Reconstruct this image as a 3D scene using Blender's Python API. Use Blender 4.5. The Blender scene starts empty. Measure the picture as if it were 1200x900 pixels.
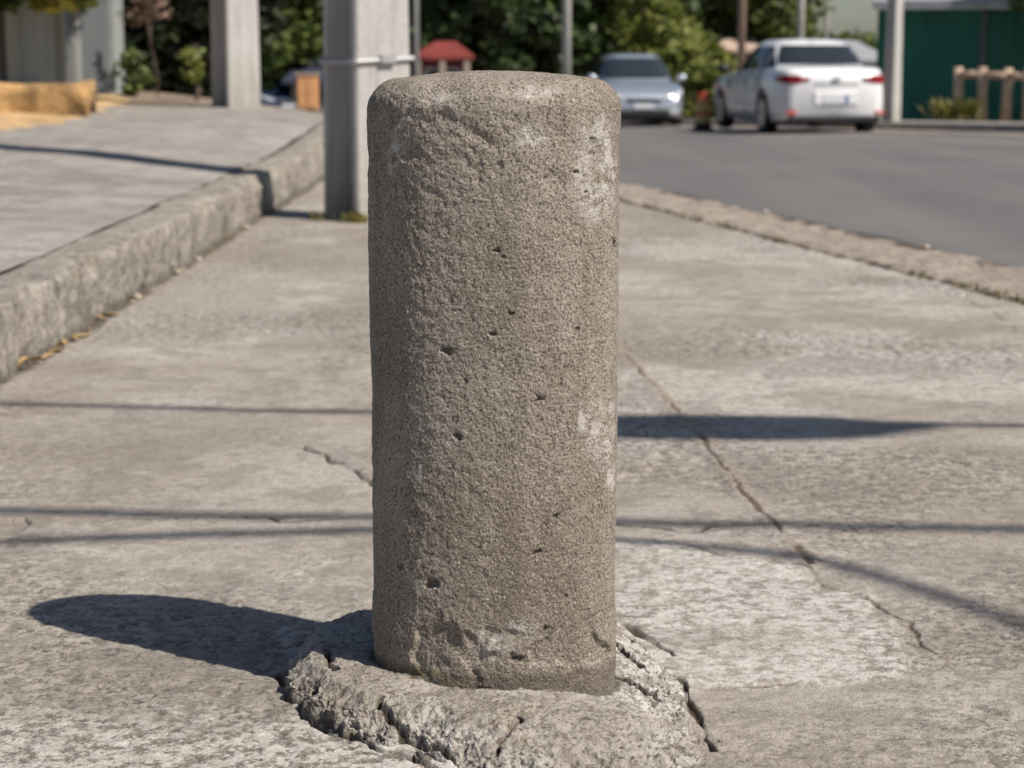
import bpy, math, random
import numpy as np
from mathutils import Vector, Matrix

random.seed(7)
rng = np.random.default_rng(11)
SC = bpy.context.scene
COL = SC.collection
R = math.radians

# ------------------------------------------------------------------ camera
CAM_H = 0.85
TILT = 9.38
FOC = 2300.0            # focal length in pixels of a 1200 px wide picture
cam_data = bpy.data.cameras.new("camera")
cam = bpy.data.objects.new("camera", cam_data)
COL.objects.link(cam)
cam.location = (0, 0, CAM_H)
cam.rotation_euler = (R(90 - TILT), 0, 0)
cam_data.sensor_width = 36.0
cam_data.lens = FOC / 1200 * 36
cam_data.clip_start = 0.05
cam_data.clip_end = 4000
cam_data.dof.use_dof = True
cam_data.dof.focus_distance = 2.46
cam_data.dof.aperture_fstop = 6.9
cam_data.dof.aperture_blades = 7
SC.camera = cam

# ------------------------------------------------------------------ sky and sun
SUN_EL = 49.0
SUN_AZ = (0.82, -0.57)
world = bpy.data.worlds.new("World")
SC.world = world
world.use_nodes = True
wn = world.node_tree
wn.nodes.clear()
w_out = wn.nodes.new("ShaderNodeOutputWorld")
w_bg = wn.nodes.new("ShaderNodeBackground")
w_sky = wn.nodes.new("ShaderNodeTexSky")
w_sky.sky_type = 'NISHITA'
w_sky.sun_disc = False
w_sky.sun_elevation = R(SUN_EL)
w_sky.sun_rotation = math.atan2(SUN_AZ[0], SUN_AZ[1])
w_sky.air_density = 1.0
w_sky.dust_density = 1.0
w_sky.ozone_density = 2.2
w_bg.inputs[1].default_value = 0.064
wn.links.new(w_sky.outputs[0], w_bg.inputs[0])
wn.links.new(w_bg.outputs[0], w_out.inputs[0])

sun_data = bpy.data.lights.new("sun", 'SUN')
sun_data.energy = 4.8
sun_data.angle = R(0.5)
sun_data.color = (1.0, 0.92, 0.825)
sun = bpy.data.objects.new("sun", sun_data)
COL.objects.link(sun)
nrm = math.hypot(*SUN_AZ)
SDIR = Vector((SUN_AZ[0] / nrm * math.cos(R(SUN_EL)), SUN_AZ[1] / nrm * math.cos(R(SUN_EL)), math.sin(R(SUN_EL))))
sun.rotation_euler = SDIR.to_track_quat('Z', 'Y').to_euler()

SC.view_settings.view_transform = 'Standard'
SC.view_settings.look = 'None'
SC.view_settings.gamma = 1
SC.view_settings.exposure = 0.24
SC.view_settings.use_curve_mapping = False

# ------------------------------------------------------------------ helpers
def gat(px, py, z=0.0):
    """point of the place at height z seen on the photograph at px, py"""
    dep = R(TILT) + math.atan((py - 450) / FOC)
    d = (CAM_H - z) / math.tan(dep)
    depth = d * math.cos(R(TILT)) + (CAM_H - z) * math.sin(R(TILT))
    return ((px - 600) / FOC * depth, d)

def dist(px, d):
    """x of a point seen at column px, d metres away"""
    return (px - 600) / FOC * d

_perm = {}
def perlin(x, y, z=None, seed=0):
    if z is None: z = np.zeros_like(x) + 0.37
    if seed not in _perm:
        r = np.random.default_rng(seed + 100)
        p = r.permutation(256); _perm[seed] = (np.concatenate([p, p, p]), r.normal(size=(256, 3)))
    p, g = _perm[seed]
    g = g / np.linalg.norm(g, axis=1, keepdims=True)
    xi = np.floor(x).astype(np.int64); yi = np.floor(y).astype(np.int64); zi = np.floor(z).astype(np.int64)
    xf = x - xi; yf = y - yi; zf = z - zi
    u = xf**3 * (xf * (xf * 6 - 15) + 10); v = yf**3 * (yf * (yf * 6 - 15) + 10); w = zf**3 * (zf * (zf * 6 - 15) + 10)
    xi &= 255; yi &= 255; zi &= 255
    def gr(a, b, c):
        h = p[(p[(p[(xi + a) & 255] + yi + b) & 255] + zi + c) & 255]
        G = g[h]
        return G[..., 0] * (xf - a) + G[..., 1] * (yf - b) + G[..., 2] * (zf - c)
    x1 = gr(0,0,0) * (1-u) + gr(1,0,0) * u
    x2 = gr(0,1,0) * (1-u) + gr(1,1,0) * u
    x3 = gr(0,0,1) * (1-u) + gr(1,0,1) * u
    x4 = gr(0,1,1) * (1-u) + gr(1,1,1) * u
    return ((x1 * (1-v) + x2 * v) * (1-w) + (x3 * (1-v) + x4 * v) * w) * 1.5

def fbm(x, y, z=None, f=1.0, octaves=4, seed=0, gain=0.5):
    t = 0; a = 1.0
    for i in range(octaves):
        t = t + a * perlin(x * f, y * f, None if z is None else z * f, seed + i)
        f *= 2.03; a *= gain
    return t

def sstep(a, b, x):
    t = np.clip((x - a) / (b - a), 0, 1)
    return t * t * (3 - 2 * t)

def seg_dist(X, Y, pts):
    D = np.full_like(X, 1e9)
    for (x0, y0), (x1, y1) in zip(pts[:-1], pts[1:]):
        dx, dy = x1 - x0, y1 - y0
        L = dx * dx + dy * dy + 1e-12
        t = np.clip(((X - x0) * dx + (Y - y0) * dy) / L, 0, 1)
        D = np.minimum(D, np.hypot(X - x0 - t * dx, Y - y0 - t * dy))
    return D

def in_poly(X, Y, pts):
    ins = np.zeros(X.shape, bool)
    n = len(pts)
    for i in range(n):
        x0, y0 = pts[i]; x1, y1 = pts[(i + 1) % n]
        c = ((y0 > Y) != (y1 > Y)) & (X < (x1 - x0) * (Y - y0) / (y1 - y0 + 1e-12) + x0)
        ins ^= c
    return ins

def mesh_from(name, V, F, mat=None, smooth=False, attrs=None):
    me = bpy.data.meshes.new(name)
    V = np.asarray(V, dtype=np.float32)
    if isinstance(F, np.ndarray):
        k = F.shape[1]
        me.vertices.add(len(V)); me.vertices.foreach_set("co", V.ravel())
        me.loops.add(F.size); me.loops.foreach_set("vertex_index", F.ravel().astype(np.int32))
        me.polygons.add(len(F))
        me.polygons.foreach_set("loop_start", (np.arange(len(F)) * k).astype(np.int32))
        me.update(calc_edges=True)
    else:
        me.from_pydata([tuple(map(float, v)) for v in V], [], F)
    me.validate()
    if smooth: me.polygons.foreach_set("use_smooth", np.ones(len(me.polygons), bool))
    if attrs:
        for k, a in attrs.items():
            at = me.attributes.new(k, 'FLOAT', 'POINT')
            at.data.foreach_set("value", np.asarray(a, np.float32).ravel())
    if mat: me.materials.append(mat)
    me.update()
    return me

def link(name, me, parent=None, label=None, cat=None, group=None, kind=None, loc=None):
    o = bpy.data.objects.new(name, me)
    COL.objects.link(o)
    if parent: o.parent = parent
    if loc is not None: o.location = loc
    if label: o["label"] = label
    if cat: o["category"] = cat
    if group: o["group"] = group
    if kind: o["kind"] = kind
    return o

def empty(name, loc, rz=0, label=None, cat=None, group=None):
    o = bpy.data.objects.new(name, None)
    o.empty_display_size = 0.2
    COL.objects.link(o)
    o.location = loc; o.rotation_euler = (0, 0, rz)
    if label: o["label"] = label
    if cat: o["category"] = cat
    if group: o["group"] = group
    return o

def copy_tree(o, parent=None):
    c = o.copy(); COL.objects.link(c)
    if parent: c.parent = parent
    for ch in list(o.children): copy_tree(ch, c)
    return c

class MB:
    def __init__(s): s.V = []; s.F = []
    def add(s, V, F):
        n = len(s.V); s.V += [tuple(v) for v in V]; s.F += [tuple(i + n for i in f) for f in F]; return s
    def box(s, x0, x1, y0, y1, z0, z1, M=None, bev=0.0):
        b = min(bev, (x1-x0)/2.1, (y1-y0)/2.1, (z1-z0)/2.1)
        if b <= 0:
            V = [(x, y, z) for z in (z0, z1) for (x, y) in ((x0,y0),(x1,y0),(x1,y1),(x0,y1))]
            F = [(3,2,1,0),(4,5,6,7),(0,1,5,4),(1,2,6,5),(2,3,7,6),(3,0,4,7)]
        else:
            V = []
            def ring(i, z):
                return [(x0+b+i, y0+i, z), (x1-b-i, y0+i, z), (x1-i, y0+b+i, z), (x1-i, y1-b-i, z), (x1-b-i, y1-i, z), (x0+b+i, y1-i, z), (x0+i, y1-b-i, z), (x0+i, y0+b+i, z)]
            for i, z in ((b*0.999, z0), (0, z0+b), (0, z1-b), (b*0.999, z1)): V += ring(i*0.7, z)
            F = [tuple(range(7, -1, -1)), tuple(range(24, 32))]
            for k in range(3):
                for j in range(8):
                    F.append((k*8+j, k*8+(j+1)%8, k*8+8+(j+1)%8, k*8+8+j))
        if M is not None: V = [M @ Vector(v) for v in V]
        return s.add(V, F)
    def tube(s, pts, r, n=10, cap=True):
        pts = [Vector(p) for p in pts]
        rs = r if isinstance(r, (list, tuple)) else [r] * len(pts)
        V = []; up = Vector((0, 0, 1))
        for i, p in enumerate(pts):
            t = (pts[min(i+1, len(pts)-1)] - pts[max(i-1, 0)]).normalized()
            a = t.cross(up)
            if a.length < 1e-3: a = t.cross(Vector((0, 1, 0)))
            a.normalize(); b = t.cross(a).normalized()
            for k in range(n):
                q = 2 * math.pi * k / n
                V.append(p + (a * math.cos(q) + b * math.sin(q)) * rs[i])
        F = []
        for i in range(len(pts) - 1):
            for k in range(n):
                F.append((i*n+k, i*n+(k+1) % n, (i+1)*n+(k+1) % n, (i+1)*n+k))
        if cap: F += [tuple(range(n-1, -1, -1)), tuple((len(pts)-1)*n+k for k in range(n))]
        return s.add(V, F)
    def lathe(s, prof, n=24, M=None):
        V = []
        for (r, z) in prof:
            for k in range(n):
                q = 2 * math.pi * k / n
                V.append(Vector((r * math.cos(q), r * math.sin(q), z)))
        F = [tuple(range(n-1, -1, -1)), tuple((len(prof)-1)*n+k for k in range(n))]
        for i in range(len(prof)-1):
            for k in range(n): F.append((i*n+k, i*n+(k+1) % n, (i+1)*n+(k+1) % n, (i+1)*n+k))
        if M is not None: V = [M @ v for v in V]
        return s.add(V, F)
    def prism(s, poly, z0, z1, M=None):
        n = len(poly)
        V = [Vector((x, y, z0)) for x, y in poly] + [Vector((x, y, z1)) for x, y in poly]
        F = [tuple(range(n-1, -1, -1)), tuple(range(n, 2*n))] + [(k, (k+1) % n, n+(k+1) % n, n+k) for k in range(n)]
        if M is not None: V = [M @ v for v in V]
        return s.add(V, F)
    def build(s, name, mat, parent=None, smooth=False, **kw):
        me = mesh_from(name, s.V, s.F, mat, smooth)
        return link(name, me, parent, **kw)

# ------------------------------------------------------------------ materials
class NT:
    def __init__(s, name):
        s.m = bpy.data.materials.new(name); s.m.use_nodes = True
        s.t = s.m.node_tree; s.t.nodes.clear()
        s.out = s.t.nodes.new("ShaderNodeOutputMaterial")
        s.b = s.t.nodes.new("ShaderNodeBsdfPrincipled")
        s.t.links.new(s.b.outputs[0], s.out.inputs[0])
        s.tc = s.t.nodes.new("ShaderNodeTexCoord")
        s.obj = s.tc.outputs["Object"]
    def L(s, a, b): s.t.links.new(a, b)
    def val(s, inp, v):
        if hasattr(v, "default_value") or isinstance(v, bpy.types.NodeSocket): s.L(v, inp)
        else: inp.default_value = v
    def noise(s, scale, detail=4, rough=0.55, vec=None, dist=0.0):
        n = s.t.nodes.new("ShaderNodeTexNoise")
        n.inputs["Scale"].default_value = scale; n.inputs["Detail"].default_value = detail
        n.inputs["Roughness"].default_value = rough; n.inputs["Distortion"].default_value = dist
        s.L(vec or s.obj, n.inputs["Vector"]); return n.outputs["Fac"]
    def voro(s, scale, feature='F1', vec=None, rnd=1.0):
        n = s.t.nodes.new("ShaderNodeTexVoronoi"); n.feature = feature
        n.inputs["Scale"].default_value = scale; n.inputs["Randomness"].default_value = rnd
        s.L(vec or s.obj, n.inputs["Vector"]); return n
    def ramp(s, fac, stops, interp='LINEAR'):
        n = s.t.nodes.new("ShaderNodeValToRGB"); n.color_ramp.interpolation = interp
        el = n.color_ramp.elements
        while len(el) < len(stops): el.new(0.5)
        for e, (p, c) in zip(el, stops):
            e.position = p; e.color = (c[0], c[1], c[2], 1) if isinstance(c, (tuple, list)) else (c, c, c, 1)
        s.L(fac, n.inputs[0]); return n.outputs[0]
    def mix(s, fac, a, b, mode='MIX'):
        n = s.t.nodes.new("ShaderNodeMix"); n.data_type = 'RGBA'; n.blend_type = mode
        s.val(n.inputs["Factor"], fac)
        for k, v in ((6, a), (7, b)):
            if isinstance(v, bpy.types.NodeSocket): s.L(v, n.inputs[k])
            else: n.inputs[k].default_value = (v[0], v[1], v[2], 1)
        return n.outputs[2]
    def math(s, op, a, b=0.0, clamp=False):
        n = s.t.nodes.new("ShaderNodeMath"); n.operation = op; n.use_clamp = clamp
        s.val(n.inputs[0], a); s.val(n.inputs[1], b); return n.outputs[0]
    def attr(s, name):
        n = s.t.nodes.new("ShaderNodeAttribute"); n.attribute_name = name; return n.outputs["Fac"]
    def mapping(s, sc=(1, 1, 1), rot=(0, 0, 0)):
        n = s.t.nodes.new("ShaderNodeMapping"); n.inputs["Scale"].default_value = sc; n.inputs["Rotation"].default_value = rot
        s.L(s.obj, n.inputs["Vector"]); return n.outputs[0]
    def bump(s, h, dist=0.01, strength=1.0, prev=None):
        n = s.t.nodes.new("ShaderNodeBump"); n.inputs["Distance"].default_value = dist
        n.inputs["Strength"].default_value = strength
        s.L(h, n.inputs["Height"])
        if prev: s.L(prev, n.inputs["Normal"])
        return n.outputs[0]
    def fin(s, color=None, rough=0.9, normal=None, metal=0.0, spec=None):
        if color is not None:
            if isinstance(color, bpy.types.NodeSocket): s.L(color, s.b.inputs["Base Color"])
            else: s.b.inputs["Base Color"].default_value = (*color, 1)
        s.val(s.b.inputs["Roughness"], rough); s.b.inputs["Metallic"].default_value = metal
        if spec is not None: s.b.inputs["Specular IOR Level"].default_value = spec
        if normal: s.L(normal, s.b.inputs["Normal"])
        return s.m

def simple(name, c, rough=0.6, metal=0.0, var=0.25, scale=6.0, bump=0.0, coat=0.0):
    t = NT(name)
    n = t.noise(scale, 5, 0.6)
    lo = tuple(v * (1 - var) for v in c); hi = tuple(min(1, v * (1 + var)) for v in c)
    col = t.ramp(n, [(0.3, lo), (0.7, hi)])
    t.b.inputs["Coat Weight"].default_value = coat
    t.b.inputs["Coat Roughness"].default_value = 0.06
    nn = t.bump(t.noise(scale * 8, 5, 0.6), bump, 1.0) if bump else None
    return t.fin(col, rough, nn, metal)

def mat_pavement():
    t = NT("weathered_concrete_pavement")
    n1 = t.noise(1.7, 6, 0.6); n2 = t.noise(9, 8, 0.72, dist=0.3); n3 = t.noise(70, 6, 0.72); n4 = t.noise(330, 3, 0.6); n5 = t.noise(34, 9, 0.74)
    base = t.ramp(n1, [(0.3, (0.325, 0.288, 0.247)), (0.5, (0.395, 0.358, 0.315)), (0.75, (0.465, 0.432, 0.388))])
    base = t.mix(t.ramp(n2, [(0.49, 0.0), (0.57, 0.6)]), base, (0.235, 0.207, 0.178))
    # worn skin: pale cement laitance broken up, darker aggregate where it is gone
    gone = t.ramp(t.math('ADD', t.math('MULTIPLY', n5, 0.75), t.math('MULTIPLY', n2, 0.25)), [(0.465, 1.0), (0.51, 0.0)])
    amt = t.math('ADD', t.math('MULTIPLY', t.attr("worn"), 0.66), 0.24)
    base = t.mix(t.math('MULTIPLY', gone, amt), base, t.ramp(n4, [(0.35, (0.11, 0.092, 0.077)), (0.62, (0.235, 0.205, 0.175))]))
    base = t.mix(t.math('MULTIPLY', t.attr("bright"), t.ramp(n5, [(0.43, 0.0), (0.53, 0.85)])), base, t.ramp(n3, [(0.3, (0.42, 0.395, 0.36)), (0.6, (0.62, 0.60, 0.56))]))
    base = t.mix(t.math('MULTIPLY', t.attr("stain"), t.ramp(n5, [(0.40, 0.9), (0.60, 0.45)])), base, t.ramp(n3, [(0.3, (0.14, 0.12, 0.10)), (0.65, (0.27, 0.24, 0.21))]))
    base = t.mix(t.ramp(n3, [(0.30, 0.85), (0.38, 0.0)]), base, (0.085, 0.07, 0.058))
    base = t.mix(1.0, base, t.ramp(n4, [(0.30, 0.5), (0.43, 1.0), (0.60, 1.0), (0.72, 1.35)]), 'MULTIPLY')
    base = t.mix(t.math('MULTIPLY', t.attr("pit"), 0.75), base, (0.10, 0.083, 0.07))
    base = t.mix(t.attr("sandy"), base, t.ramp(n3, [(0.35, (0.16, 0.12, 0.085)), (0.65, (0.42, 0.35, 0.27))]))
    base = t.mix(t.attr("dirt"), base, (0.075, 0.058, 0.042))
    h = t.math('ADD', t.math('MULTIPLY', n3, 0.6), t.math('ADD', t.math('MULTIPLY', n4, 0.3), t.math('MULTIPLY', n5, 0.35)))
    nn = t.bump(h, 0.0062, 0.9)
    return t.fin(base, 0.93, nn, spec=0.2)

def mat_bollard():
    t = NT("rough_bollard_concrete")
    n1 = t.noise(5, 5, 0.6); n2 = t.noise(55, 6, 0.7); n3 = t.noise(300, 3, 0.6); n5 = t.noise(800, 2, 0.5); n6 = t.noise(17, 6, 0.7)
    base = t.ramp(n1, [(0.3, (0.225, 0.186, 0.150)), (0.5, (0.29, 0.249, 0.208)), (0.75, (0.35, 0.31, 0.268))])
    base = t.mix(t.ramp(n6, [(0.5, 0.0), (0.7, 0.6)]), base, (0.36, 0.325, 0.285))
    base = t.mix(t.ramp(n6, [(0.28, 0.5), (0.42, 0.0)]), base, (0.17, 0.14, 0.11))
    st = t.noise(7.0, 6, 0.7, vec=t.mapping((2.0, 2.0, 0.35)))
    base = t.mix(t.ramp(st, [(0.5, 0.0), (0.62, 0.6)]), base, (0.175, 0.152, 0.115))
    big = t.noise(3.2, 7, 0.62, vec=t.mapping((1.0, 1.0, 0.45)))
    base = t.mix(t.ramp(big, [(0.50, 0.0), (0.60, 0.42)]), base, (0.155, 0.128, 0.10))
    base = t.mix(t.ramp(big, [(0.36, 0.28), (0.46, 0.0)]), base, (0.38, 0.345, 0.30))
    base = t.mix(t.ramp(n3, [(0.38, 0.8), (0.46, 0.0)]), base, (0.07, 0.056, 0.045))
    base = t.mix(t.ramp(n3, [(0.58, 0.0), (0.68, 0.7)]), base, (0.52, 0.475, 0.415))
    wm = t.math('MULTIPLY', t.attr("white"), t.ramp(n2, [(0.42, 0.0), (0.54, 1.0)]))
    base = t.mix(t.math('MULTIPLY', wm, 0.75), base, (0.54, 0.515, 0.475))
    base = t.mix(t.attr("moss"), base, (0.22, 0.23, 0.03))
    base = t.mix(t.attr("dirt"), base, (0.06, 0.048, 0.038))
    base = t.mix(1.0, base, t.ramp(n5, [(0.35, 0.78), (0.5, 1.0), (0.68, 1.22)]), 'MULTIPLY')
    h = t.math('ADD', t.math('MULTIPLY', n3, 0.6), t.math('ADD', t.math('MULTIPLY', n2, 0.35), t.math('MULTIPLY', n5, 0.2)))
    nn = t.bump(h, 0.0048, 0.85)
    return t.fin(base, 0.92, nn, spec=0.25)

def mat_footing():
    t = NT("broken_footing_concrete")
    n1 = t.noise(7, 6, 0.6); n3 = t.noise(90, 5, 0.7); n4 = t.noise(330, 3, 0.6)
    base = t.ramp(n1, [(0.3, (0.27, 0.24, 0.205)), (0.7, (0.42, 0.39, 0.35))])
    base = t.mix(t.math('MULTIPLY', t.attr("bright"), 0.8), base, t.ramp(n3, [(0.3, (0.36, 0.34, 0.31)), (0.62, (0.58, 0.56, 0.52))]))
    base = t.mix(t.ramp(n3, [(0.38, 0.85), (0.48, 0.0)]), base, (0.11, 0.09, 0.07))
    base = t.mix(t.ramp(t.noise(30, 8, 0.72), [(0.42, 0.6), (0.49, 0.0)]), base, (0.17, 0.145, 0.118))
    base = t.mix(t.ramp(t.noise(14, 4, 0.6), [(0.6, 0.0), (0.75, 0.5)]), base, (0.30, 0.22, 0.13))
    base = t.mix(t.attr("dirt"), base, (0.06, 0.048, 0.036))
    base = t.mix(1.0, base, t.ramp(n4, [(0.32, 0.55), (0.45, 1.0), (0.62, 1.0), (0.74, 1.3)]), 'MULTIPLY')
    nn = t.bump(t.math('ADD', t.math('MULTIPLY', n3, 0.7), t.math('MULTIPLY', n4, 0.3)), 0.007, 0.9)
    return t.fin(base, 0.93, nn, spec=0.2)

def mat_sidewalk():
    t = NT("upper_sidewalk_concrete")
    n1 = t.noise(0.9, 6, 0.62); n2 = t.noise(7, 6, 0.65); n3 = t.noise(60, 4, 0.7)
    st = t.noise(1.0, 5, 0.6, vec=t.mapping((1.6, 0.5, 1)))
    base = t.ramp(n1, [(0.3, (0.28, 0.256, 0.228)), (0.7, (0.40, 0.376, 0.345))])
    base = t.mix(t.ramp(n2, [(0.48, 0.0), (0.58, 0.55)]), base, (0.20, 0.185, 0.168))
    base = t.mix(t.ramp(t.noise(2.2, 7, 0.65), [(0.52, 0.0), (0.58, 0.5)]), base, (0.17, 0.155, 0.14))
    base = t.mix(t.ramp(st, [(0.52, 0.0), (0.66, 0.55)]), base, (0.21, 0.2, 0.185))
    base = t.mix(1.0, base, t.ramp(n3, [(0.3, 0.7), (0.5, 1.0), (0.7, 1.2)]), 'MULTIPLY')
    base = t.mix(t.attr("dirt"), base, (0.24, 0.175, 0.12))
    nn = t.bump(t.math('ADD', t.math('MULTIPLY', n2, 0.5), t.math('MULTIPLY', n3, 0.4)), 0.012, 0.8)
    return t.fin(base, 0.93, nn, spec=0.2)

def mat_kerb(name, a, b, c):
    t = NT(name)
    n2 = t.noise(5, 6, 0.65); n3 = t.noise(45, 5, 0.7)
    v = t.noise(6, 5, 0.65, vec=t.mapping((1, 2.2, 0.5)))
    base = t.ramp(n2, [(0.3, a), (0.7, b)])
    base = t.mix(t.ramp(v, [(0.45, 0.0), (0.65, 0.75)]), base, c)
    base = t.mix(1.0, base, t.ramp(n3, [(0.3, 0.65), (0.5, 1.0), (0.7, 1.25)]), 'MULTIPLY')
    base = t.mix(t.attr("dirt"), base, (0.06, 0.05, 0.04))
    base = t.mix(t.ramp(t.noise(22, 7, 0.72), [(0.38, 0.7), (0.46, 0.0)]), base, (0.13, 0.115, 0.095))
    nn = t.bump(t.math('ADD', t.math('MULTIPLY', n2, 0.5), t.math('MULTIPLY', n3, 0.7)), 0.03, 1.0)
    return t.fin(base, 0.93, nn, spec=0.2)

def mat_asphalt():
    t = NT("worn_asphalt")
    n1 = t.noise(0.5, 5, 0.6); n3 = t.noise(120, 3, 0.7); n2 = t.noise(3, 6, 0.6)
    lane = t.noise(0.7, 4, 0.6, vec=t.mapping((1.6, 0.12, 1), (0, 0, R(14))))
    base = t.ramp(n1, [(0.3, (0.125, 0.122, 0.12)), (0.7, (0.165, 0.16, 0.156))])
    base = t.mix(t.ramp(lane, [(0.45, 0.0), (0.65, 0.5)]), base, (0.20, 0.19, 0.183))
    base = t.mix(t.ramp(n2, [(0.5, 0.0), (0.75, 0.4)]), base, (0.12, 0.115, 0.11))
    base = t.mix(t.attr("dusty"), base, (0.30, 0.24, 0.195))
    base = t.mix(t.attr("gutter"), base, (0.05, 0.045, 0.04))
    base = t.mix(1.0, base, t.ramp(n3, [(0.3, 0.6), (0.5, 1.0), (0.72, 1.5)]), 'MULTIPLY')
    nn = t.bump(n3, 0.01, 0.7)
    return t.fin(base, 0.85, nn, spec=0.3)

def mat_leaf(name, a, b, c):
    t = NT(name)
    g = t.t.nodes.new("ShaderNodeNewGeometry")
    col = t.ramp(g.outputs["Random Per Island"], [(0.0, a), (0.5, b), (1.0, c)])
    n = t.noise(0.9, 3, 0.6)
    col = t.mix(1.0, col, t.ramp(n, [(0.3, 0.6), (0.7, 1.35)]), 'MULTIPLY')
    tr = t.t.nodes.new("ShaderNodeBsdfTranslucent"); ms = t.t.nodes.new("ShaderNodeMixShader")
    ms.inputs[0].default_value = 0.3
    t.L(col, tr.inputs[0]); t.L(t.b.outputs[0], ms.inputs[1]); t.L(tr.outputs[0], ms.inputs[2])
    t.L(ms.outputs[0], t.out.inputs[0])
    return t.fin(col, 0.55)

def mat_bark():
    t = NT("bark")
    n = t.noise(9, 6, 0.7, vec=t.mapping((4, 4, 0.7)))
    return t.fin(t.ramp(n, [(0.3, (0.05, 0.038, 0.028)), (0.7, (0.16, 0.125, 0.095))]), 0.95, t.bump(n, 0.03))

def mat_polecon():
    t = NT("utility_pole_concrete")
    n1 = t.noise(2.2, 5, 0.6, vec=t.mapping((2, 2, 0.6))); n2 = t.noise(22, 6, 0.7); n3 = t.noise(110, 3, 0.7)
    base = t.ramp(n1, [(0.3, (0.42, 0.405, 0.385)), (0.7, (0.56, 0.545, 0.52))])
    base = t.mix(t.ramp(n2, [(0.45, 0.0), (0.75, 0.5)]), base, (0.34, 0.32, 0.30))
    sk = t.noise(9, 6, 0.7, vec=t.mapping((3, 3, 0.18)))
    base = t.mix(t.ramp(sk, [(0.5, 0.0), (0.66, 0.55)]), base, (0.24, 0.225, 0.205))
    sep = t.t.nodes.new("ShaderNodeSeparateXYZ"); t.L(t.obj, sep.inputs[0])
    lowdirt = t.math('MULTIPLY', t.ramp(sep.outputs[2], [(0.02, 0.8), (0.55, 0.0)]), n2)
    base = t.mix(lowdirt, base, (0.20, 0.165, 0.125))
    nn = t.bump(t.math('ADD', n2, t.math('MULTIPLY', n3, 0.5)), 0.008, 0.8)
    return t.fin(base, 0.92, nn, spec=0.2)

def mat_corr(name, a, b, scale=14.0, rust=0.3):
    t = NT(name)
    n = t.noise(1.3, 6, 0.65, vec=t.mapping((1, 1, 0.35))); n2 = t.noise(9, 5, 0.7)
    base = t.ramp(n, [(0.3, a), (0.7, b)])
    base = t.mix(t.ramp(n2, [(0.62, 0.0), (0.8, rust)]), base, (0.16, 0.10, 0.07))
    return t.fin(base, 0.55, t.bump(n2, 0.004, 0.5), spec=0.4)

M = {}
M['pave'] = mat_pavement(); M['bol'] = mat_bollard(); M['foot'] = mat_footing(); M['side'] = mat_sidewalk()
M['kerb'] = mat_kerb("grey_kerb_concrete", (0.30, 0.272, 0.235), (0.48, 0.445, 0.395), (0.235, 0.208, 0.165))
M['kerb2'] = mat_kerb("brown_kerb_stone", (0.36, 0.30, 0.25), (0.48, 0.42, 0.355), (0.30, 0.25, 0.205))
M['asph'] = mat_asphalt()
M['earth'] = simple("dusty_earth", (0.20, 0.165, 0.125), 0.95, var=0.3, scale=1.5, bump=0.02)
M['sand'] = simple("yellow_sand", (0.50, 0.335, 0.165), 0.95, var=0.3, scale=3.5, bump=0.015)
M['sandst'] = simple("ochre_clay_wall", (0.44, 0.27, 0.115), 0.95, var=0.6, scale=4, bump=0.04)
M['polecon'] = mat_polecon()
M['steel'] = simple("galvanised_steel", (0.42, 0.42, 0.43), 0.55, 0.5, var=0.1, scale=20)
M['black'] = simple("black_rubber", (0.018, 0.018, 0.019), 0.75, var=0.2)
M['bark'] = mat_bark()
M['lf_dark'] = mat_leaf("dark_leaf", (0.020, 0.036, 0.012), (0.048, 0.078, 0.024), (0.10, 0.145, 0.042))
M['lf_shade'] = mat_leaf("deep_shade_leaf", (0.008, 0.013, 0.006), (0.014, 0.022, 0.009), (0.045, 0.062, 0.02))  # deep shade of the left bushes put into the leaf colour
M['lf_mid'] = mat_leaf("mid_leaf", (0.05, 0.075, 0.018), (0.11, 0.155, 0.038), (0.20, 0.25, 0.06))
M['lf_yel'] = mat_leaf("yellow_green_leaf", (0.11, 0.14, 0.03), (0.22, 0.26, 0.055), (0.36, 0.37, 0.09))
M['lf_pink'] = mat_leaf("pale_blossom", (0.10, 0.09, 0.04), (0.30, 0.19, 0.14), (0.42, 0.28, 0.22))
M['fence_lt'] = mat_corr("pale_grey_sheet", (0.23, 0.255, 0.245), (0.34, 0.36, 0.345))
M['fence_dk'] = mat_corr("dark_grey_and_shaded_sheet", (0.09, 0.10, 0.105), (0.15, 0.155, 0.16))  # on the fence, shade of the turned faces put into the colour
M['green'] = mat_corr("green_painted_sheet", (0.007, 0.10, 0.066), (0.012, 0.15, 0.10), rust=0.08)
M['wood'] = simple("weathered_wood", (0.46, 0.34, 0.25), 0.9, var=0.35, scale=7, bump=0.01)
M['woodpole'] = simple("brown_pole_wood", (0.26, 0.18, 0.14), 0.9, var=0.25, scale=4)
M['roofgrey'] = simple("grey_roof_sheet", (0.32, 0.33, 0.35), 0.6, var=0.2, scale=3)
M['roofdark'] = simple("dark_blue_roof", (0.035, 0.042, 0.07), 0.6, var=0.25, scale=3)
M['roofred'] = simple("red_painted_roof", (0.23, 0.045, 0.038), 0.6, var=0.25, scale=3)
M['redwall'] = simple("red_wall", (0.2, 0.04, 0.035), 0.8, var=0.2, scale=3)
M['whitewall'] = simple("white_wall", (0.62, 0.60, 0.56), 0.85, var=0.12, scale=3)
M['tanwall'] = simple("tan_wall", (0.36, 0.29, 0.23), 0.85, var=0.2, scale=3)
M['darkin'] = simple("dark_opening", (0.03, 0.028, 0.026), 0.8, var=0.2)
M['tile'] = simple("pale_clay_tile", (0.50, 0.37, 0.30), 0.8, var=0.2, scale=5)
M['orange'] = simple("orange_paint", (0.58, 0.22, 0.09), 0.6, var=0.15, scale=8)
M['yellow'] = simple("yellow_paint", (0.56, 0.42, 0.15), 0.6, var=0.15, scale=8)
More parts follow.
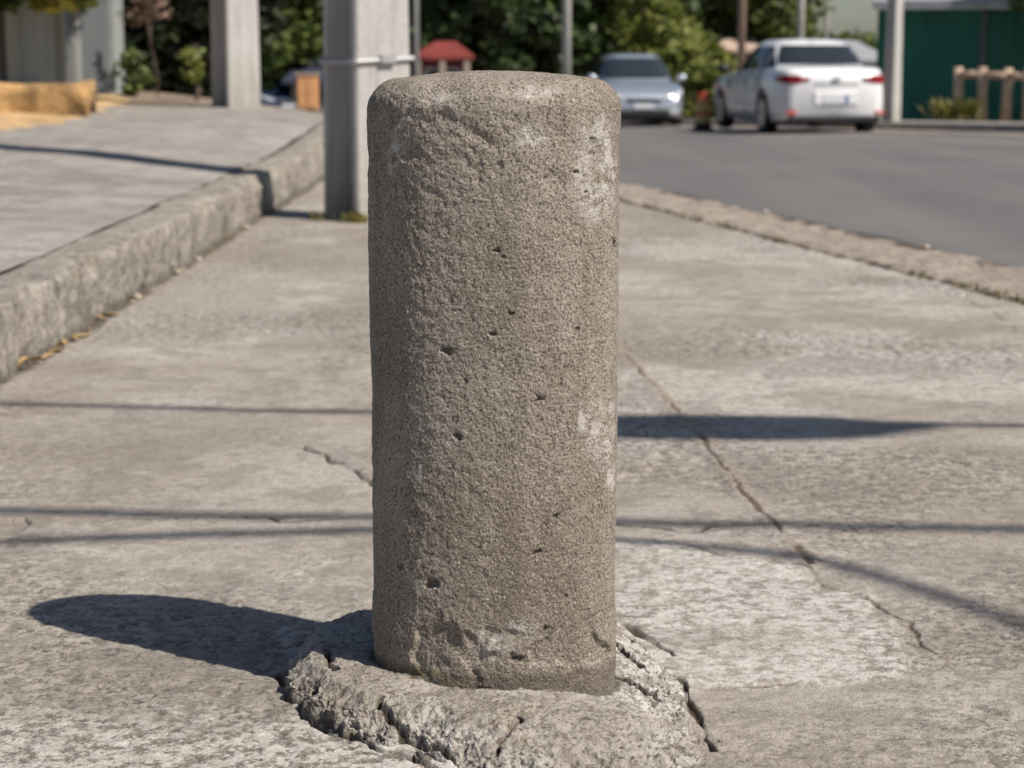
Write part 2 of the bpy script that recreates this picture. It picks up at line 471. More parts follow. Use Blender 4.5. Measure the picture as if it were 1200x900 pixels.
M['orangewood'] = simple("orange_brown_panel", (0.58, 0.30, 0.13), 0.8, var=0.2, scale=4)
M['redp'] = simple("red_plastic", (0.5, 0.03, 0.02), 0.4, var=0.1)
M['carwhite'] = simple("white_car_paint", (0.76, 0.77, 0.78), 0.32, 0.0, var=0.03, coat=1.0)
M['carsilver'] = simple("silver_blue_car_paint", (0.42, 0.47, 0.54), 0.33, 0.55, var=0.04, coat=1.0)
M['carnavy'] = simple("navy_car_paint", (0.03, 0.05, 0.11), 0.3, 0.2, var=0.1, coat=1.0)
M['cardark'] = simple("dark_car_paint", (0.025, 0.022, 0.024), 0.3, 0.2, var=0.1, coat=1.0)
M['glass'] = simple("car_glass", (0.025, 0.032, 0.040), 0.06, 0.0, var=0.1)
M['trim'] = simple("black_trim", (0.02, 0.02, 0.022), 0.5, var=0.1)
M['rim'] = simple("alloy_rim", (0.42, 0.42, 0.44), 0.35, 0.8, var=0.1)
M['tail'] = simple("red_lens", (0.24, 0.008, 0.014), 0.22, var=0.1)
M['head'] = simple("headlight_lens", (0.72, 0.75, 0.78), 0.12, 0.3, var=0.05)
M['plate'] = simple("plate_white", (0.62, 0.63, 0.66), 0.5, var=0.04)
M['plateblue'] = simple("plate_blue", (0.05, 0.12, 0.35), 0.5, var=0.04)
M['dry'] = simple("dry_leaf", (0.36, 0.25, 0.12), 0.8, var=0.4, scale=30)
M['weed'] = mat_leaf("weed_green", (0.06, 0.075, 0.015), (0.14, 0.14, 0.03), (0.30, 0.22, 0.06))
M['pebble'] = simple("pebble_stone", (0.45, 0.38, 0.31), 0.9, var=0.35, scale=30, bump=0.004)
M['hill'] = simple("hazy_far_hill", (0.10, 0.14, 0.17), 0.95, var=0.15, scale=0.02)  # blue haze of distance mixed into the hill colour
M['clay'] = simple("terracotta_clay", (0.45, 0.17, 0.09), 0.85, var=0.2, scale=6)

# ------------------------------------------------------------------ terrain functions
KIN = [(3.3, -4), (2.9, 0), (2.42, 4), (1.80, 6.9), (0.65, 12), (-0.7, 17.5), (-3.4, 28), (-11, 56), (-24, 100)]   # inner line of the road kerb
def kx(line, y):
    ys = [p[1] for p in line]; xs = [p[0] for p in line]
    return np.interp(y, ys, xs)
def kerb_in(y): return kx(KIN, y)
def kerb_w(y): return 0.30 + 0.0 * np.asarray(y)
LK = [(-1.38, -4), (-1.38, 16.5), (-2.1, 19.5), (-4.0, 24.0), (-9, 31)]       # face of the upper sidewalk kerb
def zroad(x, y):
    x = np.asarray(x, float); y = np.asarray(y, float)
    z = -0.06 - 0.0193 * np.clip(y - 15, 0, 75)
    z = z + 0.02 * np.clip(x, 0, 9) * sstep(12, 26, y)
    return z
def zside(x, y):
    x = np.asarray(x, float); y = np.asarray(y, float)
    return 0.20 + 0.022 * np.clip(-1.38 - x, 0, 8) + 0.004 * np.clip(y - 5, 0, 40) + 0.0115 * np.clip(y - 8, 0, 10) * sstep(0.0, 1.3, -1.38 - x + 0.25 * np.clip(y - 12, 0, 6))

def grid_mesh(name, xs, ys, zf, mat, keep=None, attrs=None, smooth=True):
    X, Y = np.meshgrid(xs, ys)
    Z = zf(X, Y)
    return grid_from(name, X, Y, Z, mat, keep, attrs, smooth)
def grid_from(name, X, Y, Z, mat, keep=None, attrs=None, smooth=True):
    ny, nx = X.shape
    V = np.stack([X, Y, Z], -1).reshape(-1, 3)
    I = np.arange(nx * ny).reshape(ny, nx)
    F = np.stack([I[:-1, :-1], I[:-1, 1:], I[1:, 1:], I[1:, :-1]], -1).reshape(-1, 4)
    if keep is not None:
        k = keep[:-1, :-1] | keep[:-1, 1:] | keep[1:, 1:] | keep[1:, :-1]
        F = F[k.ravel()]
    return mesh_from(name, V, F, mat, smooth, attrs)

# far ground sheet
xs = np.concatenate([[-2500, -900, -300, -120, -60], np.linspace(-40, 40, 81), [60, 120, 300, 900, 2500]])
ys = np.concatenate([[-2500, -600, -100, -20, -8], np.linspace(-4, 110, 115), [160, 300, 800, 2500]])
link("ground", grid_mesh("ground", xs, ys, lambda x, y: zroad(x, y) - 0.06, M['earth']), kind="structure")

# wooded hills far off
a_ = np.linspace(-0.5, 0.5, 160)
TT, RRr = np.meshgrid(a_, np.array([420, 500, 600, 760]))
hh_ = np.array([-3, 6, 11, 4])[:, None] * 0.5 * (1 + 0.35 * fbm(TT * 14, RRr * 0, f=1.0, octaves=4, seed=301)) - 2
link("hills", grid_from("hills", RRr * np.sin(TT), RRr * np.cos(TT), hh_, M['hill']), kind="structure")

# road
ys = np.linspace(-6, 100, 220); ts = np.linspace(0, 1, 60) ** 1.6
T, Y = np.meshgrid(ts, ys)
XL = kerb_in(Y) + 0.5
FAR_IN = [(12.5, -6), (11, 10), (8.6, 22), (6.3, 30.5), (4.6, 38), (1.0, 50), (-8, 75), (-17, 100)]
XR = kx(FAR_IN, Y)
X = XL + (XR - XL) * T
Z = zroad(X, Y) + 0.01
dusty = np.maximum(sstep(0.9, 0.75, (XR - X)) * (0.6 + 0.5 * fbm(X, Y, f=1.2, seed=3)), sstep(0.25, 0.05, X - XL) * 0.4)
dusty = np.maximum(dusty, 0.55 * np.exp(-((XR - X - 2.6) / 0.25) ** 2) * (fbm(X, Y, f=0.8, seed=5) > -0.2))
gut = sstep(0.36, 0.16, X - XL + 0.25 * fbm(X, Y, f=2.5, octaves=3, seed=7)) * (Y < 40)
link("road", grid_from("road", X, Y, Z, M['asph'], attrs={"dusty": np.clip(dusty, 0, 1), "gutter": gut}), kind="structure")

# far pavement strip with its kerb
Tf = np.array([0, 0, 0.02, 0.5, 1.0, 1.0])
hz = np.array([0.0, 0.10, 0.12, 0.12, 0.12, -0.05])
ysf = np.linspace(-6, 100, 160)
TT, Y = np.meshgrid(np.arange(6), ysf)
Xb = kx(FAR_IN, Y)
X = Xb + np.array([-0.004, 0.0, 0.012, 1.1, 2.2, 2.2])[TT]
Z = zroad(Xb, Y) + hz[TT] + 0.004
link("far_pavement", grid_from("far_pavement", X, Y, Z, M['side'], smooth=False, attrs={"dirt": np.zeros(X.size)}), kind="structure")

# ------------------------------------------------------------------ near pavement (dense sheet)
NR = 1150
t = np.linspace(0, 1, NR)
yr = 1.0 / (1/1.9 + (1/24.0 - 1/1.9) * t)
tc = np.concatenate([np.linspace(-1, 1, 900)])
Y2, T2 = np.meshgrid(yr, tc, indexing='ij')
X2 = T2 * (0.30 * Y2 + 0.06)
nl = 14
left = np.stack([X2[:, 0] + (-4.4 - X2[:, 0]) * s for s in np.linspace(1, 0, nl, endpoint=False)], 1)
right = np.stack([X2[:, -1] + (4.4 - X2[:, -1]).clip(0.05) * s for s in np.linspace(0, 1, nl + 1)[1:]], 1)
X2 = np.concatenate([left, X2, right], 1)
Y2 = np.repeat(yr[:, None], X2.shape[1], 1)
lkx = kx(LK, Y2)
keep = (X2 > lkx - 0.08) & (X2 < kerb_in(Y2) + 0.06)

def wob(pts, amp=0.006, step=0.02, seed=0):
    out = []
    r = random.Random(seed)
    ox = oy = 0
    for (x0, y0), (x1, y1) in zip(pts[:-1], pts[1:]):
        n = max(1, int(math.hypot(x1-x0, y1-y0) / step))
        for i in range(n):
            ox = ox * 0.7 + r.gauss(0, amp); oy = oy * 0.7 + r.gauss(0, amp)
            out.append((x0 + (x1-x0)*i/n + ox, y0 + (y1-y0)*i/n + oy))
    out.append(pts[-1]); return out
P = lambda *l: [gat(a, b) for a, b in l]

JOINT = wob(P((640, 318), (725, 410), (800, 490), (870, 580), (950, 662)), 0.0035, 0.03, 1)
CR1 = wob(P((440, 612), (725, 612), (800, 617), (905, 611)), 0.010, 0.03, 2)
CR2 = wob(P((600, 622), (725, 628), (790, 634), (880, 652), (950, 664), (1010, 700), (1070, 742), (1085, 768), (1040, 788), (960, 800), (860, 806)), 0.008, 0.025, 3)
CR3 = wob(P((355, 524), (395, 545), (440, 567), (520, 575), (720, 560), (768, 552)), 0.008, 0.03, 4)
CR4 = wob(P((-40, 606), (40, 608), (100, 610), (220, 603), (330, 609), (460, 606)), 0.008, 0.03, 5)
CR5 = wob(P((1130, 345), (1200, 395), (1300, 450)), 0.008, 0.04, 6)
CR6 = wob(P((320, 700), (400, 715), (480, 705)), 0.008, 0.02, 7)
CR7 = wob(P((730, 735), (765, 756), (790, 772)), 0.0018, 0.012, 8)
CR8 = wob(P((755, 782), (775, 792), (800, 800), (808, 815), (820, 845), (835, 880)), 0.0018, 0.012, 9)
CR9 = wob(P((330, 790), (338, 810), (352, 835), (400, 866), (480, 890), (520, 915)), 0.004, 0.01, 10)

H = 0.003 * fbm(X2, Y2, f=1.3, octaves=3, seed=20) + 0.0016 * fbm(X2, Y2, f=7, octaves=3, seed=24)
_fbm = fbm
def fbm(x, y, z=None, f=1.0, octaves=4, seed=0, gain=0.5):
    # slow noise on the big sheet is worked out on a thinned grid
    if z is None and x.ndim == 2 and x.shape[0] > 1000 and f * 2.03 ** (octaves - 1) < 40:
        st = 5; ny, nx = x.shape
        ri = np.unique(np.append(np.arange(0, ny, st), ny - 1)); ci = np.unique(np.append(np.arange(0, nx, st), nx - 1))
        c = _fbm(x[np.ix_(ri, ci)], y[np.ix_(ri, ci)], None, f, octaves, seed, gain)
        a = np.empty((ny, len(ci)))
        rr0 = np.arange(ny); k0 = np.clip(np.searchsorted(ri, rr0, 'right') - 1, 0, len(ri) - 2); w0 = ((rr0 - ri[k0]) / (ri[k0+1] - ri[k0]))[:, None]
        a = c[k0] * (1 - w0) + c[k0+1] * w0
        cc0 = np.arange(nx); k1 = np.clip(np.searchsorted(ci, cc0, 'right') - 1, 0, len(ci) - 2); w1 = ((cc0 - ci[k1]) / (ci[k1+1] - ci[k1]))[None, :]
        return a[:, k1] * (1 - w1) + a[:, k1+1] * w1
    return _fbm(x, y, z, f, octaves, seed, gain)
f3 = _fbm(X2, Y2, f=32, octaves=3, seed=30)
f4 = _fbm(X2, Y2, f=85, octaves=2, seed=34)
f5 = _fbm(X2, Y2, f=210, octaves=1, seed=36) * sstep(6.5, 3.5, Y2)
worn = sstep(-0.25, 0.45, fbm(X2, Y2, f=1.1, octaves=3, seed=40) + 0.55 * sstep(3.4, 2.4, Y2) - 0.1)
# peeled skin: plateaux and pits
plate = sstep(-0.06, 0.06, f3 * 0.7 + 0.45 * fbm(X2, Y2, f=11, octaves=2, seed=44))
H += 0.0012 * worn * (plate - 0.5) + 0.0008 * f4 * (0.5 + worn * 0.6) + 0.0007 * f3 + 0.0006 * f5
pit = sstep(0.34, 0.60, -f4 - 0.3 * f3 - 0.4 * f5) * (0.3 + 0.7 * worn)
dirt = np.zeros_like(X2)
def groove(pts, w, depth, dmask=1.0, gaps=None, fill=0.0):
    global H, dirt
    D = seg_dist(X2, Y2, pts)
    ww = w * np.clip(0.9 + 0.9 * fbm(X2, Y2, f=9, octaves=2, seed=50), 0.3, 1.7)
    g = sstep(1.0, 0.25, D / np.maximum(ww, 1e-4))
    if gaps is not None: g = g * sstep(gaps - 0.15, gaps + 0.15, 0.5 + fbm(X2, Y2, f=6, octaves=2, seed=53))
    H -= depth * g * (1 - fill)
    dirt = np.maximum(dirt, g * dmask)
    return D
groove(JOINT, 0.0075, 0.004, 0.72, 0.28)
dj0 = seg_dist(X2, Y2, [(a + 0.006, b + 0.002) for a, b in JOINT])
sandy = 0.7 * sstep(0.022, 0.006, dj0) * sstep(-0.5, 0.1, fbm(X2, Y2, f=14, octaves=2, seed=55))
dj = seg_dist(X2, Y2, JOINT)
H += 0.003 * sstep(0.035, 0.008, dj)
groove(CR1, 0.008, 0.008, 0.8, 0.2)
groove(CR2, 0.006, 0.0045, 0.75, 0.3)
groove(CR3, 0.006, 0.006, 0.8, 0.3)
groove(CR4, 0.007, 0.007, 0.85, 0.3)
groove(CR5, 0.006, 0.006, 0.5, 0.4)
groove(CR6, 0.004, 0.004, 0.5, 0.4)
groove(CR7, 0.009, 0.009, 1.0, 0.25)
groove(CR8, 0.009, 0.009, 1.0, 0.3)
groove(CR9, 0.010, 0.010, 1.0)
# bright cement disc round the post, lies slightly proud
disc = P((1085, 768), (1040, 790), (960, 802), (860, 808), (790, 808), (600, 960), (300, 960), (345, 800), (250, 705), (330, 672), (440, 646), (600, 628), (725, 634), (800, 638), (890, 655), (960, 672), (1020, 705), (1070, 742))
dd = seg_dist(X2, Y2, disc + disc[:1]); ins = in_poly(X2, Y2, disc)
sd = np.where(ins, dd, -dd) + 0.055 * _fbm(X2, Y2, f=7, octaves=6, seed=60, gain=0.65)
dm = sstep(-0.012, 0.03, sd)
dm = dm * (0.35 + 0.65 * sstep(-0.42, -0.18, _fbm(X2, Y2, f=4.5, octaves=6, seed=61, gain=0.6)))
leftfade = sstep(-0.42, -0.05, X2) * 0.65 + 0.35
bright = dm * leftfade * (0.55 + 0.45 * sstep(-0.4, 0.3, fbm(X2, Y2, f=5, octaves=3, seed=63)))
H += 0.004 * dm
bright = np.maximum(bright, 0.55 * sstep(0.0, 0.2, _fbm(X2, Y2, f=0.8, octaves=6, seed=70, gain=0.6)) * sstep(3.6, 5.2, Y2))
lowl = sstep(2.62, 2.45, Y2 + 0.12 * fbm(X2, Y2, f=4, octaves=2, seed=71)) * sstep(-0.12, -0.28, X2)
bright = np.maximum(bright, 0.6 * lowl)
worn = np.maximum(worn, lowl)
stp = P((150, 765), (230, 742), (330, 760), (345, 800), (350, 838), (260, 835), (180, 815))
ds = seg_dist(X2, Y2, stp + stp[:1]); si = np.where(in_poly(X2, Y2, stp), ds, -ds) + 0.025 * fbm(X2, Y2, f=14, octaves=3, seed=75)
stain = 0.75 * sstep(-0.012, 0.02, si)
bright *= 1 - stain
tri = P((355, 522), (520, 515), (700, 520), (768, 551), (720, 560), (520, 574), (440, 567))
dt = seg_dist(X2, Y2, tri + tri[:1]); ti = np.where(in_poly(X2, Y2, tri), dt, -dt)
tm = sstep(-0.005, 0.01, ti); stain = np.maximum(stain, 0.45 * tm); H += 0.006 * tm
blk = P((-60, 612), (30, 606), (38, 612), (5, 634), (-60, 640))
stain = np.maximum(stain, 0.9 * in_poly(X2, Y2, blk)); H -= 0.008 * in_poly(X2, Y2, blk)
stain = np.maximum(stain, 0.6 * sstep(0.10, 0.24, _fbm(X2, Y2 * 0.8, f=0.9, octaves=6, seed=80, gain=0.6)) * sstep(3.3, 4.2, Y2))
stain = np.maximum(stain, 0.65 * sstep(0.45, 0.05, (X2 + 1.38) + 0.25 * fbm(X2, Y2, f=2.2, octaves=3, seed=83)))
stain = np.maximum(stain, 0.62 * sstep(0.20, 0.34, _fbm(X2, Y2, f=2.6, octaves=6, seed=86, gain=0.62)))
dirt = np.maximum(dirt, 0.8 * sstep(0.045, 0.0, X2 - lkx - 0.02 + 0.03 * fbm(X2, Y2, f=6, octaves=2, seed=88)))
# ground sinks slightly with the road after 14 m
H += zroad(X2, Y2) + 0.06
link("pavement", grid_from("pavement", X2, Y2, H, M['pave'], keep, {"bright": np.clip(bright, 0, 1), "stain": np.clip(stain, 0, 1), "dirt": np.clip(dirt, 0, 1), "worn": np.clip(worn, 0, 1), "pit": pit, "low": (1 - plate) * (0.25 + 0.75 * worn), "sandy": sandy}), kind="structure")
# behind the camera
link("pavement", grid_mesh("pavement_back", np.linspace(-1.42, 3.2, 30), np.linspace(-4, 1.92, 20), lambda x, y: 0 * x - 0.006, M['pave'],
     attrs={"bright": np.zeros(600), "stain": np.zeros(600), "dirt": np.zeros(600), "worn": np.ones(600) * 0.5}), kind="structure")

# ------------------------------------------------------------------ kerbs
def sweep(name, ys, cross_fn, mat, **kw):
    rows = [cross_fn(y) for y in ys]
    A = np.array(rows)                                    # ny, nx, 3
    d = kw.pop('dirt', None)
    me = grid_from(name, A[..., 0], A[..., 1], A[..., 2], mat, None, {"dirt": d if d is not None else np.zeros(A.shape[0] * A.shape[1])})
    return link(name, me, kind="structure", **kw)

ysk = np.concatenate([np.linspace(-4, 4, 60), np.linspace(4.05, 16, 620), np.linspace(16.2, 100, 160)])
prof = [(-0.03, -0.03), (-0.012, -0.015), (0.0, 0.006), (0.03, 0.014)] + [(0.03 + 0.47 * i / 22, 0.014) for i in range(1, 22)] + [(0.51, 0.012), (0.532, 0.0), (0.54, -0.03), (0.54, -0.07), (0.54, -0.16)]
prof = np.array(prof)
A = np.zeros((len(ysk), len(prof), 3))
A[..., 1] = ysk[:, None]
A[..., 0] = kerb_in(ysk)[:, None] + prof[None, :, 0]
A[..., 2] = prof[None, :, 1] + (zroad(A[..., 0], A[..., 1]) + 0.06)
nz = fbm(A[..., 0], A[..., 1], A[..., 2], f=9, octaves=4, seed=90)
A[..., 2] += 0.012 * nz; A[..., 0] += 0.018 * fbm(A[..., 0], A[..., 1], f=3.5, octaves=3, seed=93)
sl = np.abs(((ysk / 1.15) % 1.0) - 0.5) > 0.492
dk = np.zeros(A.shape[:2]); dk[sl] = 0.7; dk[:, :3] = 0.75 * sstep(-0.2, 0.2, nz[:, :3]); dk[:, -9:] = 0.85 * sstep(-0.35, 0.15, fbm(A[:, -9:, 0], A[:, -9:, 1], f=5, octaves=3, seed=99) + np.linspace(-0.3, 0.3, 9)[None, :])
A[sl, 3:-3, 2] -= 0.01
link("road_kerb", grid_from("road_kerb", A[..., 0], A[..., 1], A[..., 2], M['kerb2'], None, {"dirt": dk}), kind="structure")

# upper sidewalk and its kerb
ysl = np.concatenate([np.linspace(-4, 4, 60), np.linspace(4.02, 16, 700), np.linspace(16.1, 31, 120)])
pk = [(0.02, -0.05)] + [(0.012, 0.0 + 0.165 * i / 14) for i in range(15)] + [(0.008, 0.188), (0.002, 0.197), (-0.008, 0.20)] + [(-0.02 - 0.16 * i / 8, 0.20) for i in range(1, 9)] + [(-0.185, 0.198), (-0.19, 0.185)]
pk = np.array(pk)
A = np.zeros((len(ysl), len(pk), 3))
A[..., 1] = ysl[:, None]; A[..., 0] = kx(LK, ysl)[:, None] + pk[None, :, 0]
lift = (zside(-1.38, ysl) - 0.20)[:, None]
A[..., 2] = np.where(pk[None, :, 1] > 0, pk[None, :, 1] * (1 + lift / 0.2), pk[None, :, 1])
A[:, 0, 2] = -1.2 * (ysl > 14) - 0.05
seg_off = np.random.default_rng(5).normal(0, 0.009, 200)
si_ = ((ysl + 10) / 0.72).astype(int)
A[..., 0] += seg_off[si_][:, None]
nz = fbm(A[..., 0], A[..., 1], A[..., 2], f=7, octaves=4, seed=95)
low = (pk[:, 1] < 0.19)[None, :]
A[..., 0] += (0.016 * nz + 0.009 * fbm(A[..., 0], A[..., 1], A[..., 2], f=24, octaves=3, seed=98, gain=0.65)) * np.where(low, 1, 0.4)
A[..., 2] += 0.008 * nz
chip = sstep(0.12, 0.35, fbm(A[..., 0], A[..., 1], f=4.5, octaves=4, seed=97))
edge = np.exp(-((np.arange(len(pk)) - 17) / 2.2) ** 2)[None, :]
A[..., 2] -= 0.03 * chip * edge; A[..., 0] -= 0.03 * chip * edge
jm = np.abs((((ysl + 10) / 0.72) % 1.0) - 0.0) < 0.03
A[jm, 1:-2, 0] -= 0.022; A[jm, 10:-2, 2] -= 0.012; dk = np.zeros(A.shape[:2]); dk[jm] = 0.85
dk = np.maximum(dk, 0.5 * sstep(0.05, 0.0, A[..., 2]))
dk[:, -2:] = 0.3
link("sidewalk_kerb", grid_from("sidewalk_kerb", A[..., 0], A[..., 1], A[..., 2], M['kerb'], None, {"dirt": dk}), kind="structure")

ysl = np.concatenate([np.linspace(-4, 4, 30), np.linspace(4.05, 30.9, 320)])
wt = np.concatenate([np.linspace(0, 0.4, 60), np.linspace(0.41, 1, 20)])
W, Y = np.meshgrid(wt, ysl)
xk = kx(LK, Y) - 0.185
X = xk + (-9.5 - xk) * W
Z = zside(X, Y) + 0.006 * fbm(X, Y, f=2, octaves=3, seed=101)
dj = np.zeros_like(X)
for jy in (3.2, 4.9, 6.7, 8.3, 9.9, 11.6, 13.2, 15, 17, 19):
    dj = np.maximum(dj, sstep(0.04, 0.015, np.abs(Y - jy - 0.05 * X)))
dj = np.maximum(dj, sstep(0.035, 0.012, np.abs(X + 3.05)))
Z -= 0.008 * dj
link("upper_sidewalk", grid_from("upper_sidewalk", X, Y, Z, M['side'], None, {"dirt": np.maximum(dj * 0.35, 0.8 * sstep(18.2, 19.5, Y + 0.9 * fbm(X, Y, f=1.1, octaves=3, seed=104) - 0.5 * (X + 3)) )}), kind="structure")

# sand spilled on the sidewalk
xs = np.linspace(-9, -2.4, 170); ys = np.linspace(9.5, 22, 170)
X, Y = np.meshgrid(xs, ys)
line = np.interp(Y, [9.5, 11.5, 13, 14.5, 16, 18, 20, 22], [-5.2, -4.2, -3.6, -3.35, -3.3, -3.35, -3.6, -4.2])
d_ = line - X + 0.25 * fbm(X, Y, f=1.6, octaves=3, seed=110)
Z = zside(X, Y) - 0.02 + 0.045 * sstep(0, 0.6, d_) + 0.03 * fbm(X, Y, f=2.5, octaves=4, seed=112) * sstep(0, 0.4, d_)
link("sand", grid_from("sand", X, Y, Z, M['sand'], d_ > -0.05), kind="stuff", label="yellow sand spilled over the upper sidewalk edge", cat="sand")

# ------------------------------------------------------------------ the bollard
BX, BY, BZ = -0.0245, 2.565, 0.05
bol = empty("bollard", (BX, BY, 0), 0, "weathered round-topped concrete bollard standing in broken cement on the pavement", "bollard")
NT_, NZ_ = 900, 820
A_, B_ = 0.1645, 0.110
long_ang = math.atan2(0.15, -0.989)
th = np.linspace(0, 2 * np.pi, NT_, endpoint=False)
TOP = 0.838
hz_ = np.linspace(0.0, TOP - 0.052, NZ_ - 130)
ra = np.linspace(0, np.pi / 2, 56)[1:]
rr = np.linspace(1, 0.02, 75)[:]
rb = 0.042
zz = np.concatenate([hz_, TOP - 0.052 + rb * 0.98 * np.sin(ra), np.full(75, 0.0)])
inset = np.concatenate([np.zeros_like(hz_), rb * (1 - np.cos(ra)), np.full(75, rb)])
scl = np.concatenate([0.984 + 0.02 * hz_ / TOP, np.full(55, 1.004), rr * 1.004])
zz[-75:] = (TOP - 0.052 + rb * 0.98) + 0.009 * (1 - rr ** 2)
TH, Q = np.meshgrid(th, np.arange(len(zz)))
n_ = 2.05
c_, s_ = np.cos(TH), np.sin(TH)
rad = (np.abs(c_ / 1) ** n_ + np.abs(s_ / 1) ** n_) ** (-1 / n_)
iA = (A_ - inset)[:, None] * scl[:, None]; iB = (B_ - inset)[:, None] * scl[:, None]
LX = iA * rad * c_; LY = iB * rad * s_
ca, sa = math.cos(long_ang), math.sin(long_ang)
X = LX * ca - LY * sa; Y = LX * sa + LY * ca; Z = np.repeat(zz[:, None], NT_, 1)
# outward normals (numerical)
def nrmls(X, Y, Z):
    dtx = np.roll(X, -1, 1) - np.roll(X, 1, 1); dty = np.roll(Y, -1, 1) - np.roll(Y, 1, 1); dtz = np.roll(Z, -1, 1) - np.roll(Z, 1, 1)
    dzx = np.gradient(X, axis=0); dzy = np.gradient(Y, axis=0); dzz = np.gradient(Z, axis=0)
    n = np.stack([dty * dzz - dtz * dzy, dtz * dzx - dtx * dzz, dtx * dzy - dty * dzx], -1)
    return n / (np.linalg.norm(n, axis=-1, keepdims=True) + 1e-12)
N = nrmls(X, Y, Z)
D = 0.0020 * fbm(X, Y, Z, f=5, octaves=3, seed=120)
gr = fbm(X, Y, Z, f=85, octaves=3, seed=124, gain=0.6)
D += 0.00085 * gr + 0.0004 * fbm(X, Y, Z, f=260, octaves=2, seed=128)
med = fbm(X, Y, Z, f=28, octaves=3, seed=131)
D += 0.00055 * med
# small air holes
vh = perlin(X * 42, Y * 42, Z * 42, 135)
D -= 0.002 * sstep(0.78, 0.9, vh)
# eroded band below the rim and near the foot
er = sstep(0.10, 0.0, np.abs(Z - 0.745 + 0.03 * fbm(X, Y, Z, f=6, octaves=2, seed=138))) * (X < 0.09)
D -= 0.0032 * er * sstep(0.0, 0.5, fbm(X, Y, Z, f=22, octaves=3, seed=140))
ft = sstep(0.17, 0.09, Z + 0.02 * fbm(X, Y, Z, f=9, octaves=2, seed=143))
D -= 0.006 * ft * sstep(0.05, 0.45, fbm(X, Y, Z, f=16, octaves=3, seed=145))
D += 0.004 * ft
dirtb = np.clip(sstep(0.76, 0.88, vh) * 0.5, 0, 1)
def pix_to_bol(px, py):      # spot on the camera side of the shaft
    d = BY - 0.10
    depth = d * math.cos(R(TILT)); 
    dep = R(TILT) + math.atan((py - 450) / FOC)
    z = CAM_H - d * math.tan(dep)
    return (px - 600) / FOC * (d * math.cos(R(TILT)) + (CAM_H - z) * math.sin(R(TILT))) - BX, z
front = Y < 0.03
wx_ = fbm(X, Y, Z, f=90, octaves=2, seed=151); wz_ = fbm(X, Y, Z, f=110, octaves=2, seed=152)
def spot(px, py, rx, rz, ang=0.0):
    x0, z0 = pix_to_bol(px, py)
    dx = X - x0 + 0.004 * wx_; dz = Z - z0 + 0.004 * wz_
    u = dx * math.cos(ang) + dz * math.sin(ang); v = -dx * math.sin(ang) + dz * math.cos(ang)
    return np.where(front, sstep(1.0, 0.3, np.sqrt((u / rx) ** 2 + (v / rz) ** 2)), 0)
for (px, py, rx, rz, dpt, an) in ((600, 367, .006, .004, .008, 0), (576, 391, .006, .004, .008, 0), (523, 411, .009, .006, .012, -.2), (631, 467, .009, .003, .008, .1),
        (653, 604, .007, .003, .008, 0), (506, 688, .010, .008, .012, 0), (466, 672, .005, .006, .006, 0), (687, 226, .004, .004, .006, 0), (675, 202, .004, .004, .006, 0),
        (583, 293, .006, .004, .008, 0), (535, 512, .008, .006, .006, 0), (607, 768, .014, .006, .010, -.4), (629, 645, .010, .004, .007, .2), (722, 293, .004, .010, .010, 0),
        (545, 445, .004, .003, .005, 0), (640, 735, .006, .004, .006, 0), (588, 300, .003, .003, .005, 0), (664, 700, .004, .003, .005, 0), (560, 640, .003, .003, .004, 0)):
    s = spot(px, py, rx * 1.15, rz * 1.25, an)
    D -= 0.5 * dpt * s; dirtb = np.maximum(dirtb, 0.55 * sstep(0.3, 0.9, s))
# gouge running down-right under the rim, lip along the front rim
gx = [pix_to_bol(a, b) for a, b in ((520, 135), (545, 150), (575, 168), (600, 190))]
gd = seg_dist(X, Z, gx); D -= np.where(front, 0.0025 * sstep(0.014, 0.001, gd) * sstep(-0.3, 0.3, fbm(X, Y, Z, f=20, octaves=2, seed=149)), 0)
gx = [pix_to_bol(a, b) for a, b in ((500, 112), (540, 100), (590, 104), (640, 110), (668, 104))]
gd = seg_dist(X, Z, gx); D -= np.where(front, 0.0045 * sstep(0.014, 0.003, gd) * sstep(-0.3, 0.2, fbm(X, Y, Z, f=14, octaves=2, seed=150)), 0)
fade = np.concatenate([np.ones(len(hz_) + 55), np.linspace(1, 0.5, 75)])[:, None]
X = X + N[..., 0] * D * fade; Y = Y + N[..., 1] * D * fade; Z = Z + N[..., 2] * D * fade
white = np.zeros_like(X)
for (px, py, rx, rz, an) in ((705, 505, .030, .075, 0), (716, 560, .012, .05, 0), (683, 490, .010, .03, 0), (462, 180, .016, .045, -.2), (575, 750, .045, .028, .1), (612, 735, .03, .02, 0),
        (700, 200, .04, .10, 0), (620, 160, .03, .02, 0), (490, 560, .008, .016, 0), (488, 690, .008, .02, 0.3), (520, 115, .02, .006, 0), (620, 108, .05, .01, 0)):
    white = np.maximum(white, spot(px, py, rx, rz, an))
white *= 0.5 + 0.7 * sstep(-0.2, 0.3, fbm(X, Y, Z, f=25, octaves=3, seed=155))
moss = 0.5 * sstep(0.066, 0.056, Z) * sstep(0.0, 0.35, fbm(X, Y, Z, f=22, octaves=2, seed=157)) * ((X > -0.11) & (X < -0.02) & front)
dirtb = np.maximum(dirtb, 0.5 * sstep(0.068, 0.056, Z))
